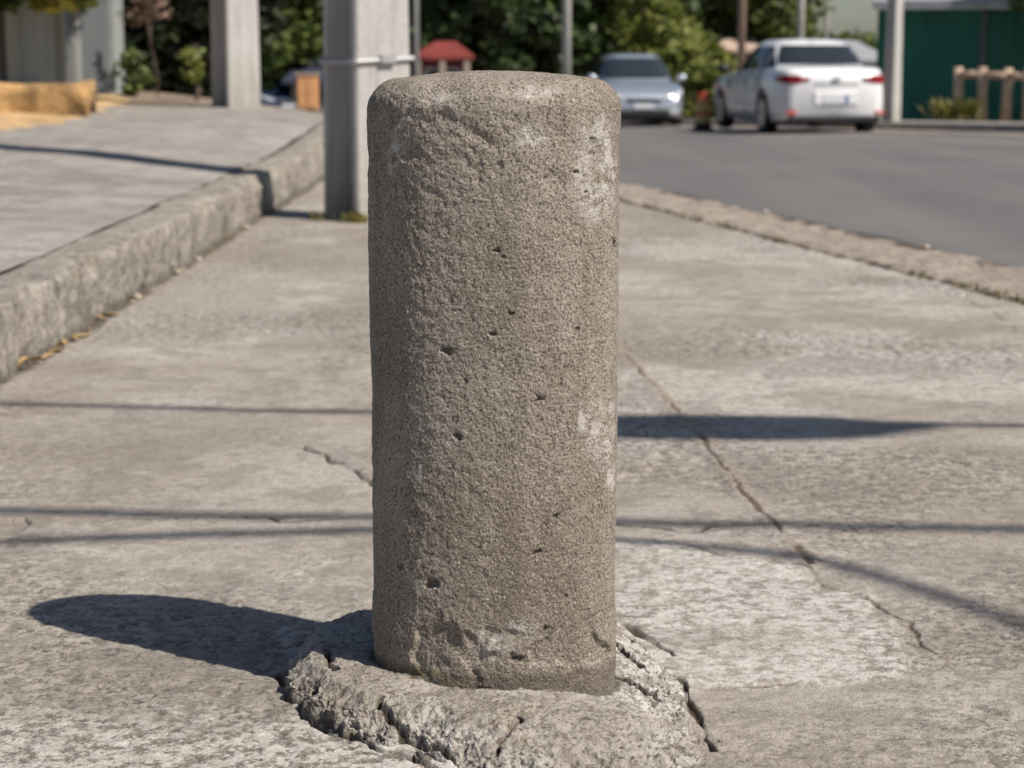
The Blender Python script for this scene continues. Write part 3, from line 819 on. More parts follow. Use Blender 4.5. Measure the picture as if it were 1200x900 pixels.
# small cap vertex ring closes the top
ny, nx = X.shape
V = np.stack([X, Y, Z], -1).reshape(-1, 3)
V = np.concatenate([V, [[0, 0, float(Z[-1].mean())]]])
I = np.arange(nx * ny).reshape(ny, nx); J = np.roll(I, -1, 1)
F = np.stack([I[:-1], J[:-1], J[1:], I[1:]], -1).reshape(-1, 4)
c = len(V) - 1
capf = np.stack([I[-1], J[-1], np.full(nx, c), np.full(nx, c)], -1)
me = mesh_from("shaft", V, F, None, True)
ap = lambda a: np.append(np.clip(a, 0, 1).ravel(), 0)
me = mesh_from("shaft", V, F, M['bol'], True, {"white": ap(white), "moss": ap(moss), "dirt": ap(dirtb)})
link("shaft", me, bol)
cp = mesh_from("cap", V[np.append(I[-1], c)] , [(i, (i + 1) % nx, nx) for i in range(nx)], M['bol'], True)
# join cap ring into the shaft mesh so the post is closed
import bmesh
bm = bmesh.new(); bm.from_mesh(me); bm.from_mesh(cp)
bmesh.ops.remove_doubles(bm, verts=[v for v in bm.verts if v.co.z > TOP - 0.02 and math.hypot(v.co.x, v.co.y) < 0.012], dist=1e-6)
bm.to_mesh(me); bm.free(); bpy.data.meshes.remove(cp)
me.polygons.foreach_set("use_smooth", np.ones(len(me.polygons), bool))

# footing
NTf, NRf = 1300, 330
cx, cy = -0.03, 2.56
out = [(-.315, 2.63), (-.282, 2.50), (-.222, 2.40), (-.127, 2.325), (-.08, 2.27), (.02, 2.20), (.14, 2.20), (.23, 2.28), (.235, 2.40), (.225, 2.49), (.215, 2.64), (.19, 2.78), (.13, 2.88), (0, 2.93), (-.14, 2.91), (-.24, 2.84), (-.30, 2.74)]
pa = np.array([(math.atan2(y - cy, x - cx), math.hypot(x - cx, y - cy)) for x, y in out])
o = np.argsort(pa[:, 0]); pa = pa[o]
th = np.linspace(-np.pi, np.pi, NTf, endpoint=False)
Rt = np.interp(th, pa[:, 0], pa[:, 1], period=2 * np.pi)
k = np.exp(-np.linspace(-2, 2, 61) ** 2); k /= k.sum()
Rt = np.convolve(np.concatenate([Rt[-30:], Rt, Rt[:30]]), k, 'valid')
Rt = Rt * (1 + 0.045 * fbm(np.cos(th) * 1.0, np.sin(th) * 1.0, f=3.0, octaves=4, seed=160, gain=0.65))
sr = np.concatenate([np.linspace(0.2, 0.6, 70), np.linspace(0.6, 1.0, NRf - 70)[0:]])
S, TH = np.meshgrid(sr, th, indexing='ij')
RR = S * Rt[None, :]
X = cx + RR * np.cos(TH); Y = cy + RR * np.sin(TH)
e = Rt[None, :] - RR                                    # metres in from the edge
ang = np.degrees(TH)
# plateau height and width of broken slope vary round the footing
front_w = 0.035 + 0.095 * np.exp(-((ang + 65) / 45) ** 2) + 0.05 * np.exp(-((ang - 10) / 40) ** 2)
plz = 0.043 + 0.008 * np.exp(-((np.abs(ang) - 165) / 35) ** 2) - 0.022 * np.exp(-((ang - 15) / 45) ** 2) - 0.012 * np.exp(-((ang + 20) / 25) ** 2)
slope = sstep(0, 1, e / front_w)
rr_ = np.clip(e / front_w, 0, 1) ** 0.75
n8 = fbm(X, Y, f=16, octaves=4, seed=165, gain=0.6)
n9 = fbm(X, Y, f=60, octaves=3, seed=170, gain=0.6)
rid = 1 - np.abs(fbm(X, Y, f=22, octaves=3, seed=174))
broke = np.clip(1 - slope, 0, 1)
Z = plz * np.clip(rr_ + 0.09 * n8 * broke, 0, 1.1) + (0.0028 * fbm(X, Y, f=6, octaves=3, seed=178)) + 0.0020 * n9 + 0.0012 * fbm(X, Y, f=150, octaves=2, seed=172) + 0.004 * broke * np.sin(np.clip(e / front_w, 0, 1) * np.pi) * n8 + 0.004 * (broke > 0.05) * broke * n9
Z += 0.005 * broke * (rid - 0.7) * np.clip(e / 0.01, 0, 1)
b3 = np.clip(broke * 1.5, 0, 1) * np.clip(e / 0.012, 0, 1)
m3 = fbm(X, Y, Z, f=26, octaves=4, seed=190, gain=0.6); m4 = fbm(X, Y, Z, f=26, octaves=4, seed=195, gain=0.6)
m3 = 0.4 * m3 + 0.6 * (np.floor(m3 * 2.6) + sstep(0.0, 0.35, m3 * 2.6 - np.floor(m3 * 2.6))) / 2.6
m4 = 0.4 * m4 + 0.6 * (np.floor(m4 * 2.6) + sstep(0.0, 0.3, m4 * 2.6 - np.floor(m4 * 2.6))) / 2.6
m5 = fbm(X, Y, Z, f=75, octaves=3, seed=197, gain=0.6)
steep = np.clip(0.07 / front_w, 0, 1.2)
X = X + b3 * steep * (0.007 * m3 + 0.004 * m5) * np.cos(TH); Y = Y + b3 * steep * (0.007 * m3 + 0.004 * m5) * np.sin(TH); Z = Z + b3 * (0.006 * m4 + 0.0022 * m5)
Z = Z - 0.02 * (S >= 0.999)
# crack lines
dirtf = np.zeros_like(X)
for pts, w, dp in ((wob([(-.02, 2.27), (0.015, 2.33), (.01, 2.36)], .003, .01, 31), .004, .010), (wob([(-.17, 2.41), (-.15, 2.36), (-.09, 2.30), (-.07, 2.27)], .005, .01, 32), .006, .011),
                  (wob([(-.25, 2.60), (-.23, 2.52), (-.26, 2.47)], .004, .01, 33), .006, .014), (wob([(.13, 2.60), (.17, 2.55), (.20, 2.50)], .004, .01, 34), .006, .012),
                  (wob([(.15, 2.72), (.18, 2.66), (.205, 2.60)], .004, .01, 35), .006, .010)):
    g = sstep(1, 0.3, seg_dist(X, Y, pts) / w); Z -= dp * g; dirtf = np.maximum(dirtf, g)
dirtf = np.maximum(dirtf, 0.8 * sstep(0.006, 0.0, e + 0.004 * n9))
ba = np.hypot((X - BX) * ca + (Y - BY) * sa, ((Y - BY) * ca - (X - BX) * sa) * A_ / B_) - A_
dirtf = np.maximum(dirtf, 0.75 * sstep(0.014, 0.002, np.abs(ba)))
brf = np.clip(sstep(-0.3, 0.4, fbm(X, Y, f=6, octaves=3, seed=180)) * sstep(-0.22, 0.02, X - 0.3 * (Y - 2.4)), 0, 1)
ny, nx = X.shape
V = np.stack([X - BX, Y - BY, Z], -1).reshape(-1, 3)
I = np.arange(nx * ny).reshape(ny, nx); J = np.roll(I, -1, 1)
F = np.stack([I[:-1], I[1:], J[1:], J[:-1]], -1).reshape(-1, 4)
me = mesh_from("footing", V, F, M['foot'], True, {"bright": brf, "dirt": dirtf})
link("footing", me, bol, label="broken cement collar ragged at the edge round the foot of the bollard")

# ------------------------------------------------------------------ utility poles of H section
def hpole_mesh(w=0.34, d=0.40, h=9.0, fl=0.06, web=0.05, taper=0.55):
    def sec(k):
        W, Dp = w * k / 2, d * k / 2; f = fl * k; q = web * k / 2; b = 0.012
        # flanges at front (-y) and back (+y), web between, channels open to -x and +x
        return [(-W+b, -Dp), (W-b, -Dp), (W, -Dp+b), (W, -Dp+f), (q, -Dp+f+0.03), (q, Dp-f-0.03), (W, Dp-f), (W, Dp-b), (W-b, Dp), (-W+b, Dp), (-W, Dp-b), (-W, Dp-f), (-q, Dp-f-0.03), (-q, -Dp+f+0.03), (-W, -Dp+f), (-W, -Dp+b)]
    V = []; n = 16
    zs = np.linspace(-0.3, h, 12)
    for z in zs:
        k = 1 - (1 - taper) * max(z, 0) / h
        V += [(x, y, z) for x, y in sec(k)]
    F = [tuple(range(n-1, -1, -1)), tuple((len(zs)-1)*n + k for k in range(n))]
    for i in range(len(zs)-1):
        for k in range(n): F.append((i*n+k, i*n+(k+1) % n, (i+1)*n+(k+1) % n, (i+1)*n+k))
    return mesh_from("pole_shaft", V, F, M['polecon'])
def hpole(x, y, z, rz, label, band=True, group="square concrete utility poles"):
    e = empty("utility_pole", (x, y, z), rz, label, "utility pole", group)
    link("pole_shaft", HP, e)
    if band:
        b = MB()
        pts = []
        for a, bb in ((-0.176, -0.206), (0.176, -0.206), (0.176, 0.206), (-0.176, 0.206), (-0.176, -0.206)):
            pts.append((a * 0.975, bb * 0.975, 0.846 + (0.012 if a > 0 else -0.006)))
        for p0, p1 in zip(pts[:-1], pts[1:]): b.tube([p0, p1], 0.013, 8)
        b.box(-0.03, 0.06, -0.225, -0.2, 0.835, 0.875)
        b.build("strap", M['steel'], e)
    return e
HP = hpole_mesh()
hpole(dist(431, 10.6), 10.62, 0.0, R(33), "large square concrete utility pole with a steel strap just behind the bollard")
hpole(dist(280, 19), 19.0, float(zside(-2.64, 19)), R(33), "second square concrete pole further back on the upper sidewalk", False)
hpole(17.0, 1.4, 0.06, 0.3, "concrete utility pole carrying the cables beyond the right of the picture", False)
hpole(-14.5, 1.6, 0.3, 0.3, "concrete utility pole carrying the cables beyond the left of the picture", False)

# overhead cables (their shadows cross the pavement)
HW = 6.3
off = Vector((SDIR.x, SDIR.y, 0)) * (1 / SDIR.z)
def cable(p0, p1, r, label, h=HW, sag=0.25):
    a = Vector((p0[0], p0[1], 0)) + off * h; b = Vector((p1[0], p1[1], 0)) + off * h
    dirn = (b - a).normalized(); mid = (a + b) / 2
    A0 = mid - dirn * 18; B0 = mid + dirn * 15
    pts = []
    for i in range(41):
        t_ = i / 40; p = A0.lerp(B0, t_); p.z = h + 4 * 0.3 * (t_ - 0.5) ** 2
        pts.append(p)
    MB().tube(pts, r, 8).build("overhead_cable", M['black'], None, True, label=label, cat="cable", group="black cables strung overhead")
cable(gat(0, 474), gat(1200, 499), 0.023, "black overhead cable that carries the splice case", 6.3)
cable(gat(0, 598), gat(1200, 620), 0.026, "black overhead cable strung second nearest the bollard", 6.1)
cp_ = [gat(*q_) for q_ in ((-1500, 690), (-500, 648), (0, 633), (440, 621), (725, 634), (960, 657), (1200, 733), (1500, 860))]
cp_ = [Vector((x, y, 5.8)) + off * 5.8 for x, y in cp_]
cs_ = []
for i in range(len(cp_) - 1):
    p0, p1, p2, p3 = cp_[max(i-1, 0)], cp_[i], cp_[i+1], cp_[min(i+2, len(cp_)-1)]
    for k in range(8):
        u_ = k / 8; cs_.append(0.5 * ((2*p1) + (p2-p0)*u_ + (2*p0-5*p1+4*p2-p3)*u_*u_ + (3*p1-p0-3*p2+p3)*u_**3))
cs_ = [cs_[0] + (cs_[0] - cs_[1]).normalized() * 14] + cs_ + [cp_[-1] + (cp_[-1] - cp_[-2]).normalized() * 12]
MB().tube(cs_, 0.024, 8).build("overhead_cable", M['black'], None, True, label="slack black overhead cable that bends towards the right", cat="cable", group="black cables strung overhead")
q = gat(850, 500); c0 = Vector((q[0], q[1], 6.25)) + off * 6.25
mb = MB()
Mx = Matrix.Translation(c0) @ Matrix.Rotation(R(90), 4, 'Y')
mb.lathe([(0.02, -0.62), (0.05, -0.50), (0.12, -0.36), (0.15, -0.1), (0.15, 0.1), (0.12, 0.30), (0.05, 0.42), (0.02, 0.5)], 20, Mx)
mb.build("splice_case", M['black'], None, True, label="black cylindrical splice case hung on an overhead cable", cat="splice case")

# ------------------------------------------------------------------ foliage
def leaf_cloud(name, centers, per, spread, size, mat, parent=None, squash=0.8, seed=0, aspect=1.9):
    r = np.random.default_rng(seed)
    C = np.asarray(centers, float)
    n = len(C) * per
    base = np.repeat(C, per, 0)
    d = r.normal(size=(n, 3)); d /= np.linalg.norm(d, axis=1, keepdims=True)
    sp = np.repeat(r.uniform(0.6, 1.3, len(C)) * spread, per)
    pos = base + d * (sp * r.uniform(0.35, 1.0, n) ** 0.5)[:, None] * np.array([1, 1, squash])
    a = r.normal(size=(n, 3)); a[:, 2] = a[:, 2] * 0.5 - 0.25; a /= np.linalg.norm(a, axis=1, keepdims=True)
    b = np.cross(a, r.normal(size=(n, 3))); b /= np.linalg.norm(b, axis=1, keepdims=True)
    s = size * r.uniform(0.6, 1.4, n)
    a = a * (s * aspect / 2)[:, None]; b = b * (s / 2)[:, None]
    V = np.stack([pos - a, pos + b, pos + a, pos - b], 1).reshape(-1, 3)
    F = np.arange(4 * n).reshape(-1, 4)
    return link(name, mesh_from(name, V, F, mat), parent)

def tree(x, y, zb, h, cr, low, mat, label, seed, lean=(0, 0), nc=110, per=150, leaf=0.16, spread=0.75, name="tree", group="trees along the far side of the street", trunk_r=0.16, cat="tree"):
    e = empty(name, (x, y, zb), 0, label, cat, group)
    r = random.Random(seed)
    cen = []
    cz = (h + low) / 2; hh = (h - low) / 2
    while len(cen) < nc:
        v = Vector((r.uniform(-1, 1), r.uniform(-1, 1), r.uniform(-1, 1)))
        if v.length > 1 or v.length < 0.45 and r.random() < 0.7: continue
        k = 1 + 0.25 * math.sin(3 * math.atan2(v.y, v.x) + seed)
        cen.append((v.x * cr * k + lean[0], v.y * cr * k + lean[1], cz + v.z * hh))
    leaf_cloud("crown", cen, per, spread, leaf, mat, e, seed=seed)
    mb = MB()
    top = Vector((r.uniform(-.3, .3) + lean[0], r.uniform(-.3, .3) + lean[1], cz + hh * 0.3))
    mb.tube([(0, 0, -0.2), (0.04, 0.02, h * 0.15), tuple(top * 0.6), tuple(top)], [trunk_r * 1.3, trunk_r, trunk_r * 0.7, trunk_r * 0.3], 10)
    for i in range(7):
        c = Vector(cen[r.randrange(len(cen))]); s = top * r.uniform(0.35, 0.9)
        m = s.lerp(c, 0.5) + Vector((0, 0, 0.2))
        mb.tube([tuple(s), tuple(m), tuple(c)], [trunk_r * 0.45, trunk_r * 0.28, trunk_r * 0.1], 6)
    mb.build("trunk", M['bark'], e, True)
    return e

def zb(x, y): return float(zroad(x, y)) - 0.06
def T(px, d, h, cr, low, mk, label, seed, **kw):
    x = dist(px, d); return tree(x, d, zb(x, d), h, cr, low, M[mk], label, seed, **kw)

T(585, 52, 7.5, 2.4, 0.5, 'lf_dark', "broad dark evergreen tree beside the small red house", 1, nc=150, per=170)
T(690, 58, 8.0, 2.3, 0.6, 'lf_dark', "dark leafy tree behind the slim grey pole", 2, nc=130, per=170)
T(625, 66, 8.0, 2.8, 0.4, 'lf_dark', "tall dark tree at the back between two nearer dark trees", 12, nc=130, per=150, leaf=0.2)
T(722, 54, 6.5, 1.1, 0.7, 'lf_mid', "mid green tree above the silver car roof", 3, nc=80, per=150)
T(798, 47, 2.3, 0.95, 0.2, 'lf_yel', "low yellow-green leafy tree between the two cars", 4, nc=60, per=130, leaf=0.13, spread=0.4)
T(836, 62, 7.5, 0.95, 1.8, 'lf_mid', "mid green tree rising above the yellow-green one", 5, nc=80, per=150)
T(902, 58, 7.0, 1.05, 1.2, 'lf_mid', "mixed green tree behind the white car roof", 6, nc=100, per=150)
T(830, 44, 1.25, 0.55, 0.25, 'lf_yel', "pale yellow-green shrub beside the white car mirror", 14, nc=30, per=120, leaf=0.10, spread=0.3, name="shrub", group=None, cat="shrub", trunk_r=0.05)
T(762, 51, 3.4, 0.75, 0.3, 'lf_yel', "sunlit yellow-green tree just behind the silver car", 18, nc=46, per=120, leaf=0.13, spread=0.4)
T(345, 60, 7.0, 2.2, 1.0, 'lf_mid', "sunlit green tree seen between the two square poles", 7, nc=130, per=160)
T(300, 75, 8.0, 3.0, 0.5, 'lf_dark', "dark green tree far off between the two square poles", 15, nc=110, per=150, leaf=0.2)
T(470, 62, 7.0, 2.2, 0.4, 'lf_dark', "dark tree just right of the near square pole", 16, nc=110, per=150)
T(985, 78, 2.7, 2.6, 0.3, 'lf_mid', "low green tree line patch beside the grey gable roof", 17, nc=80, per=150, leaf=0.2)
T(1262, 37.5, 4.6, 1.2, 1.5, 'lf_mid', "pale leafy tree hanging in from the right edge before the green shed", 8, nc=80, per=110, leaf=0.14, spread=0.5)
# left side
x0 = dist(205, 25); z0 = float(zside(x0, 25))
tree(x0 - 0.2, 26.0, z0 - 0.3, 4.8, 1.35, 0.0, M['lf_shade'], "dense bushy tree with deep shade in its leaf colour beside the grey metal fence", 21, nc=120, per=150, leaf=0.12, spread=0.5)
tree(x0 - 1.2, 29.0, z0 - 0.3, 5.6, 2.0, 0.0, M['lf_shade'], "tree with deep shade in its leaf colour behind the bushy one at the fence end", 22, nc=120, per=150, leaf=0.14, spread=0.6)
x1 = dist(118, 20.5)
tree(x1 - 3.4, 24.0, float(zside(x1, 20.5)), 3.6, 1.05, 0.92, M['lf_yel'], "yellow-green tree drooping over the grey metal fence", 23, lean=(3.2, -3.4), nc=60, per=120, leaf=0.11, spread=0.33, trunk_r=0.07)
x1 = dist(20, 19.5)
tree(x1 - 2.2, 23.0, float(zside(x1, 19.5)), 3.8, 0.9, 0.95, M['lf_dark'], "dark green tree hanging over the left end of the metal fence", 24, lean=(1.9, -3.4), nc=50, per=110, leaf=0.11, spread=0.33, trunk_r=0.07)
x1 = dist(231, 21)
e = tree(x1, 21, float(zside(x1, 21)), 0.62, 0.09, 0.22, M['lf_yel'], "thin young plant with yellow-green leaves left of the second square pole", 25, nc=14, per=26, leaf=0.05, spread=0.09, trunk_r=0.025, name="sapling", group=None, cat="plant")
x1 = dist(160, 22)
tree(x1, 22, float(zside(x1, 22)), 0.5, 0.12, 0.05, M['lf_mid'], "small leafy plant at the end of the grey metal fence", 26, nc=14, per=30, leaf=0.05, spread=0.1, trunk_r=0.012, name="small_plant", group=None, cat="plant")
x1 = dist(195, 23)
tree(x1, 22.5, float(zside(x1, 23)) + 0.0, 1.15, 0.35, 0.75, M['lf_pink'], "pale pinkish blossom twigs over the dark bush", 27, nc=6, per=22, leaf=0.06, spread=0.12, trunk_r=0.012, name="blossom_shrub", group=None, cat="shrub")

# ------------------------------------------------------------------ left fence and wall
fe = empty("metal_fence", (-6, 21, 0), 0, "grey corrugated metal fence with pale and shade-darkened sheets behind the sand", "fence")
def corr(name, p0, p1, z0, z1, pitch, amp, mat, parent, off=(0, 0)):
    p0 = np.array(p0, float); p1 = np.array(p1, float); L = np.linalg.norm(p1 - p0); u = (p1 - p0) / L; n = np.array([u[1], -u[0]])
    k = int(L / pitch * 6)
    s = np.linspace(0, L, k); ph = (s / pitch) % 1.0
    w = amp * np.clip(np.abs(ph - 0.5) * 6 - 1.0, -1, 1) * 0.5
    V = []
    for th_ in (0, 0.004):
        for z in (z0, z1):
            for i in range(k):
                q_ = p0 + u * s[i] + n * (w[i] - th_)
                V.append((q_[0], q_[1], z))
    F = []
    for i in range(k - 1):
        F.append((i, i+1, k+i+1, k+i)); F.append((2*k+i+1, 2*k+i, 3*k+i, 3*k+i+1)); F.append((k+i, k+i+1, 3*k+i+1, 3*k+i)); F.append((i+1, i, 2*k+i, 2*k+i+1))
    me = mesh_from(name, V, F, mat)
    o = link(name, me, parent)
    if parent: o.location = -parent.location
    return o
pts_f = [(dist(-260, 20), 19.5), (dist(22, 20.6), 20.7), (dist(80, 21.4), 21.4), (dist(97, 22), 22.0), (dist(133, 23), 23.2), (dist(147, 24), 24.0)]
mats_f = ['fence_dk', 'fence_lt', 'fence_dk', 'fence_dk', 'fence_lt']  # turned faces get the darker sheet in place of shade
for a, b, mk in zip(pts_f[:-1], pts_f[1:], mats_f):
    corr("sheet", a, b, 0.2, 2.6, 0.2, 0.035, M[mk], fe)
for i, p in enumerate(pts_f):
    if i == 0: continue
    m_ = MB().box(p[0] - 0.055, p[0] + 0.055, p[1] - 0.12, p[1] - 0.02, 0.15, 2.7, bev=0.008).build("fence_post", M['fence_lt'], fe); m_.location = -fe.location

lw = MB()
xa, ya = dist(105, 16.2), 16.3
zt = float(zside(xa, ya))
X_, Z_ = np.meshgrid(np.linspace(0, 5.2, 90), np.linspace(0, 1, 14))
# low earth coloured block wall: lofted rounded box with rough faces
sec = [(0.0, -0.1), (0.0, 0.0), (-0.01, 0.06), (-0.01, 0.12), (0.0, 0.18), (0.02, 0.235), (0.06, 0.26), (0.13, 0.265), (0.22, 0.265), (0.30, 0.25), (0.32, 0.2), (0.32, 0.0)]
ss = np.concatenate([[0, 0.001, 0.02], np.linspace(0.06, 5.4, 110)])
VX = np.zeros((len(ss), len(sec))); VY = VX.copy(); VZ = VX.copy()
for i, s in enumerate(ss):
    k_ = 0.0 if i == 0 else 1.0
    for j, (a, b) in enumerate(sec):
        VX[i, j] = xa - s; VY[i, j] = ya - 0.10 * s + (0.16 + (a - 0.16) * (0.01 if i == 0 else 1)); VZ[i, j] = zt + (0.12 + (b - 0.12) * (0.01 if i == 0 else 1)) + 0.03 * s
nn_ = fbm(VX, VY, VZ, f=3.5, octaves=4, seed=200)
VY += 0.08 * nn_; VZ += 0.05 * fbm(VX, VY, f=2, octaves=3, seed=203)
me = grid_from("low_wall", VX, VY, VZ, M['sandst'], smooth=True)
link("low_wall", me, None, "low rough ochre earth wall in front of the grey metal fence", "wall")

# ------------------------------------------------------------------ green shed, right fence, houses
sx = dist(1022, 40); sh = empty("green_shed", (sx, 40, zb(sx, 40)), 0, "long dark green corrugated shed with a pale roof edge", "shed")
zs0 = sh.location.z
corr("front_wall", (sx, 40.0), (sx + 9.0, 36.0), zs0 - 0.1, zs0 + 2.3, 0.22, 0.03, M['green'], sh)
corr("side_wall", (sx + 1.7, 47.0), (sx, 40.0), zs0 - 0.1, zs0 + 2.3, 0.22, 0.03, M['green'], sh)
mb = MB(); 
u = Vector((9, -4, 0)).normalized(); w_ = Vector((1.7, 7, 0)).normalized()
def Q(a, b, z): p = Vector((sx, 40, 0)) + u * a + w_ * b; return (p.x, p.y, z)
zr = zs0 + 2.3
mb.add([Q(-.1, -.35, zr + .0), Q(10.2, -.35, zr + .0), Q(10.2, 7, zr + 1.2), Q(-.1, 7, zr + 1.2), Q(-.1, -.35, zr + .15), Q(10.2, -.35, zr + .15), Q(10.2, 7, zr + 1.35), Q(-.1, 7, zr + 1.35)],
       [(3,2,1,0),(4,5,6,7),(0,1,5,4),(1,2,6,5),(2,3,7,6),(3,0,4,7)])
o = mb.build("roof", M['roofgrey'], sh); o.location = -sh.location
mb = MB()
for a in (2.1, 4.4, 6.8):
    p = Q(a, -.06, 0); mb.box(p[0]-.05, p[0]+.05, p[1]-.04, p[1]+.04, zs0, zr, bev=0.005)
    o = mb.build("wall_post", M['fence_dk'], sh); o.location = -sh.location; mb = MB()

wf = empty("wooden_fence", (dist(1118, 36), 36, zb(6, 36)), 0, "rustic brown wooden post and rail fence before the green shed", "fence")
zf = float(zroad(8, 36)) + 0.1
prev = None
rr2 = random.Random(4)
for i, px in enumerate((1118, 1146, 1173, 1199, 1226, 1254)):
    d_ = 36 - i * 0.25; x = dist(px, d_)
    p = MB().tube([(x, d_, zf - 0.1), (x + rr2.uniform(-.02, .02), d_, zf + 0.4), (x + rr2.uniform(-.03, .03), d_, zf + 0.93 + rr2.uniform(-.04, .05))], [0.10, 0.088, 0.085], 8).build("post", M['wood'], wf, True)
    p.location = -wf.location
    if prev:
        r1 = MB().tube([(prev[0], prev[1] - .05, zf + 0.78), (x, d_ - .05, zf + 0.78 + rr2.uniform(-.04, .04))], 0.065, 8).build("rail", M['wood'], wf, True); r1.location = -wf.location
    prev = (x, d_)

def house(name, px0, px1, d, ztop, zeave, wallm, roofm, label, depth=4, posts=0, cat="house", openings=2, base=None):
    x0, x1 = dist(px0, d), dist(px1, d); z0 = zb((x0+x1)/2, d) if base is None else base
    e = empty(name, ((x0+x1)/2, d, z0), 0, label, cat)
    w = (x1 - x0) / 2
    MB().box(-w, w, 0, depth, -0.1, zeave - z0).build("wall", wallm, e)
    ro = MB(); a = zeave - z0 + 0.003; b = ztop - z0; ov = 0.25
    V = [(-w-ov, -ov, a), (w+ov, -ov, a), (w+ov, depth+ov, a), (-w-ov, depth+ov, a), (-w*0.55, depth/2, b), (w*0.55, depth/2, b), (-w-ov, -ov, a+.1), (w+ov, -ov, a+.1), (w+ov, depth+ov, a+.1), (-w-ov, depth+ov, a+.1)]
    ro.add(V, [(3,2,1,0), (0,1,7,6), (1,2,8,7), (2,3,9,8), (3,0,6,9), (6,7,5,4), (8,9,4,5), (7,8,5), (9,6,4)])
    ro.build("roof", roofm, e)
    for i in range(openings):
        cx_ = -w + (i + 0.5) * 2 * w / openings; ww = min(0.45, w / openings * 0.6)
        zt_ = (zeave - z0) * 0.85
        f = MB().box(cx_ - ww - .05, cx_ + ww + .05, -0.04, 0.02, zt_ * 0.42, zt_ + .05).build("window", M['whitewall'], e)
        MB().box(cx_ - ww, cx_ + ww, -0.055, -0.042, zt_ * 0.42 + .05, zt_).build("pane", M['glass'], f)
    for i in range(posts):
        x = -w - ov * .5 + i * (2 * w + ov) / max(1, posts - 1)
        MB().box(x - .07, x + .07, -ov * .9, -ov * .9 + .14, 0, a).build("porch_post", M['tanwall'], e)
    return e
house("small_house", 498, 542, 47, 1.3, 0.85, M['redwall'], M['roofred'], "small red house with a red roof and pale porch posts behind the bollard", 3.5, 3)
house("tiled_house", 846, 888, 56, 1.55, 1.05, M['tanwall'], M['tile'], "tan house with a pale tiled roof seen behind the cars", 4)
house("grey_house", 958, 1030, 60, 1.45, 0.75, M['darkin'], M['roofgrey'], "low dark house with a grey sheet roof left of the green shed", 5)
house("dark_hut", 344, 392, 58, 0.95, 0.15, M['tanwall'], M['roofdark'], "hut with a dark blue pitched roof seen between the square poles", 3, 0, "hut", 1)
# pale house between near pole and red house
house("white_house", 480, 520, 70, 3.2, 2.6, M['whitewall'], M['roofgrey'], "pale wall of a house behind the red roof", 5, 0, "house", 3)
# orange panel
x0, x1 = dist(350, 40), dist(374, 40)
pz = CAM_H - 40 * math.tan(R(TILT) - math.atan((450-132)/FOC))
ob = empty("orange_cabinet", ((x0+x1)/2, 40, pz), 0, "orange-brown wooden cabinet standing between the two square poles", "cabinet")
MB().box(-0.21, 0.21, 0, 0.35, 0.05, 0.74, bev=0.01).build("cabinet_body", M['orangewood'], ob)
MB().box(-0.24, 0.24, -0.03, 0.38, 0.742, 0.78, bev=0.008).build("cabinet_top", M['wood'], ob)
MB().box(-0.18, -0.01, -0.018, -0.003, 0.1, 0.7, bev=0.003).build("cabinet_door", M['orangewood'], ob)
MB().box(0.01, 0.18, -0.018, -0.003, 0.1, 0.7, bev=0.003).build("cabinet_door", M['orangewood'], ob)
MB().box(-0.19, 0.19, 0.02, 0.33, 0.0, 0.048).build("cabinet_plinth", M['wood'], ob)

# round / slim poles
def slim(px, d, w_px, mat, label, h=8.0, lamp=False):
    x = dist(px, d); z0 = zb(x, d); r = w_px / FOC * d / 2
    e = empty("street_pole", (x, d, z0), 0, label, "pole", "slim poles along the street")
    MB().tube([(0, 0, -0.2), (0, 0, h * 0.5), (0, 0, h)], [r * 1.1, r * 0.95, r * 0.8], 16).build("pole_shaft", mat, e, True)
    MB().box(-r * 1.8, r * 1.8, -r * 1.8, r * 1.8, 0, 0.12, bev=0.02).build("pole_foot", M['polecon'], e)
    MB().tube([(-0.9, 0, h - 0.5), (0.9, 0, h - 0.5)], 0.05, 8).build("cross_arm", mat, e)
    return e
slim(663, 38, 10, M['polecon'], "slim grey pole rising behind the bollard top")
slim(865, 42, 9, M['woodpole'], "slim brown wooden pole left of the white car roof")
slim(933, 46, 8, M['whitewall'], "slim pale pole rising behind the white car roof")
slim(490, 40, 6, M['whitewall'], "very thin pale pole just right of the near square pole")
slim(962, 60, 5, M['polecon'], "far thin grey pole right of the pale pole")
hp_ = hpole(dist(1041, 33), 33.0, float(zroad(6, 33)), R(38), "concrete pole at the corner of the green shed by the white car", False)
hp_.scale = (0.58, 0.58, 0.85)

# striped drum + far objects beside the cars
x = dist(822, 34); e = empty("traffic_drum", (x, 34, float(zroad(x, 34))), 0, "orange and yellow striped traffic drum between the two cars", "traffic drum")
MB().lathe([(0.20, 0.0), (0.20, 0.05), (0.15, 0.06), (0.15, 0.14)], 20).build("drum_base", M['black'], e)
for i, (z0, z1, mk) in enumerate(((0.142, 0.25, 'yellow'), (0.252, 0.36, 'orange'), (0.362, 0.47, 'yellow'), (0.472, 0.60, 'orange'), (0.602, 0.66, 'redp'))):
    r0 = 0.15 - z0 * 0.06; r1 = 0.15 - z1 * 0.06
    MB().lathe([(r0, z0), (r1, z1)], 20).build("drum_band", M[mk], e)

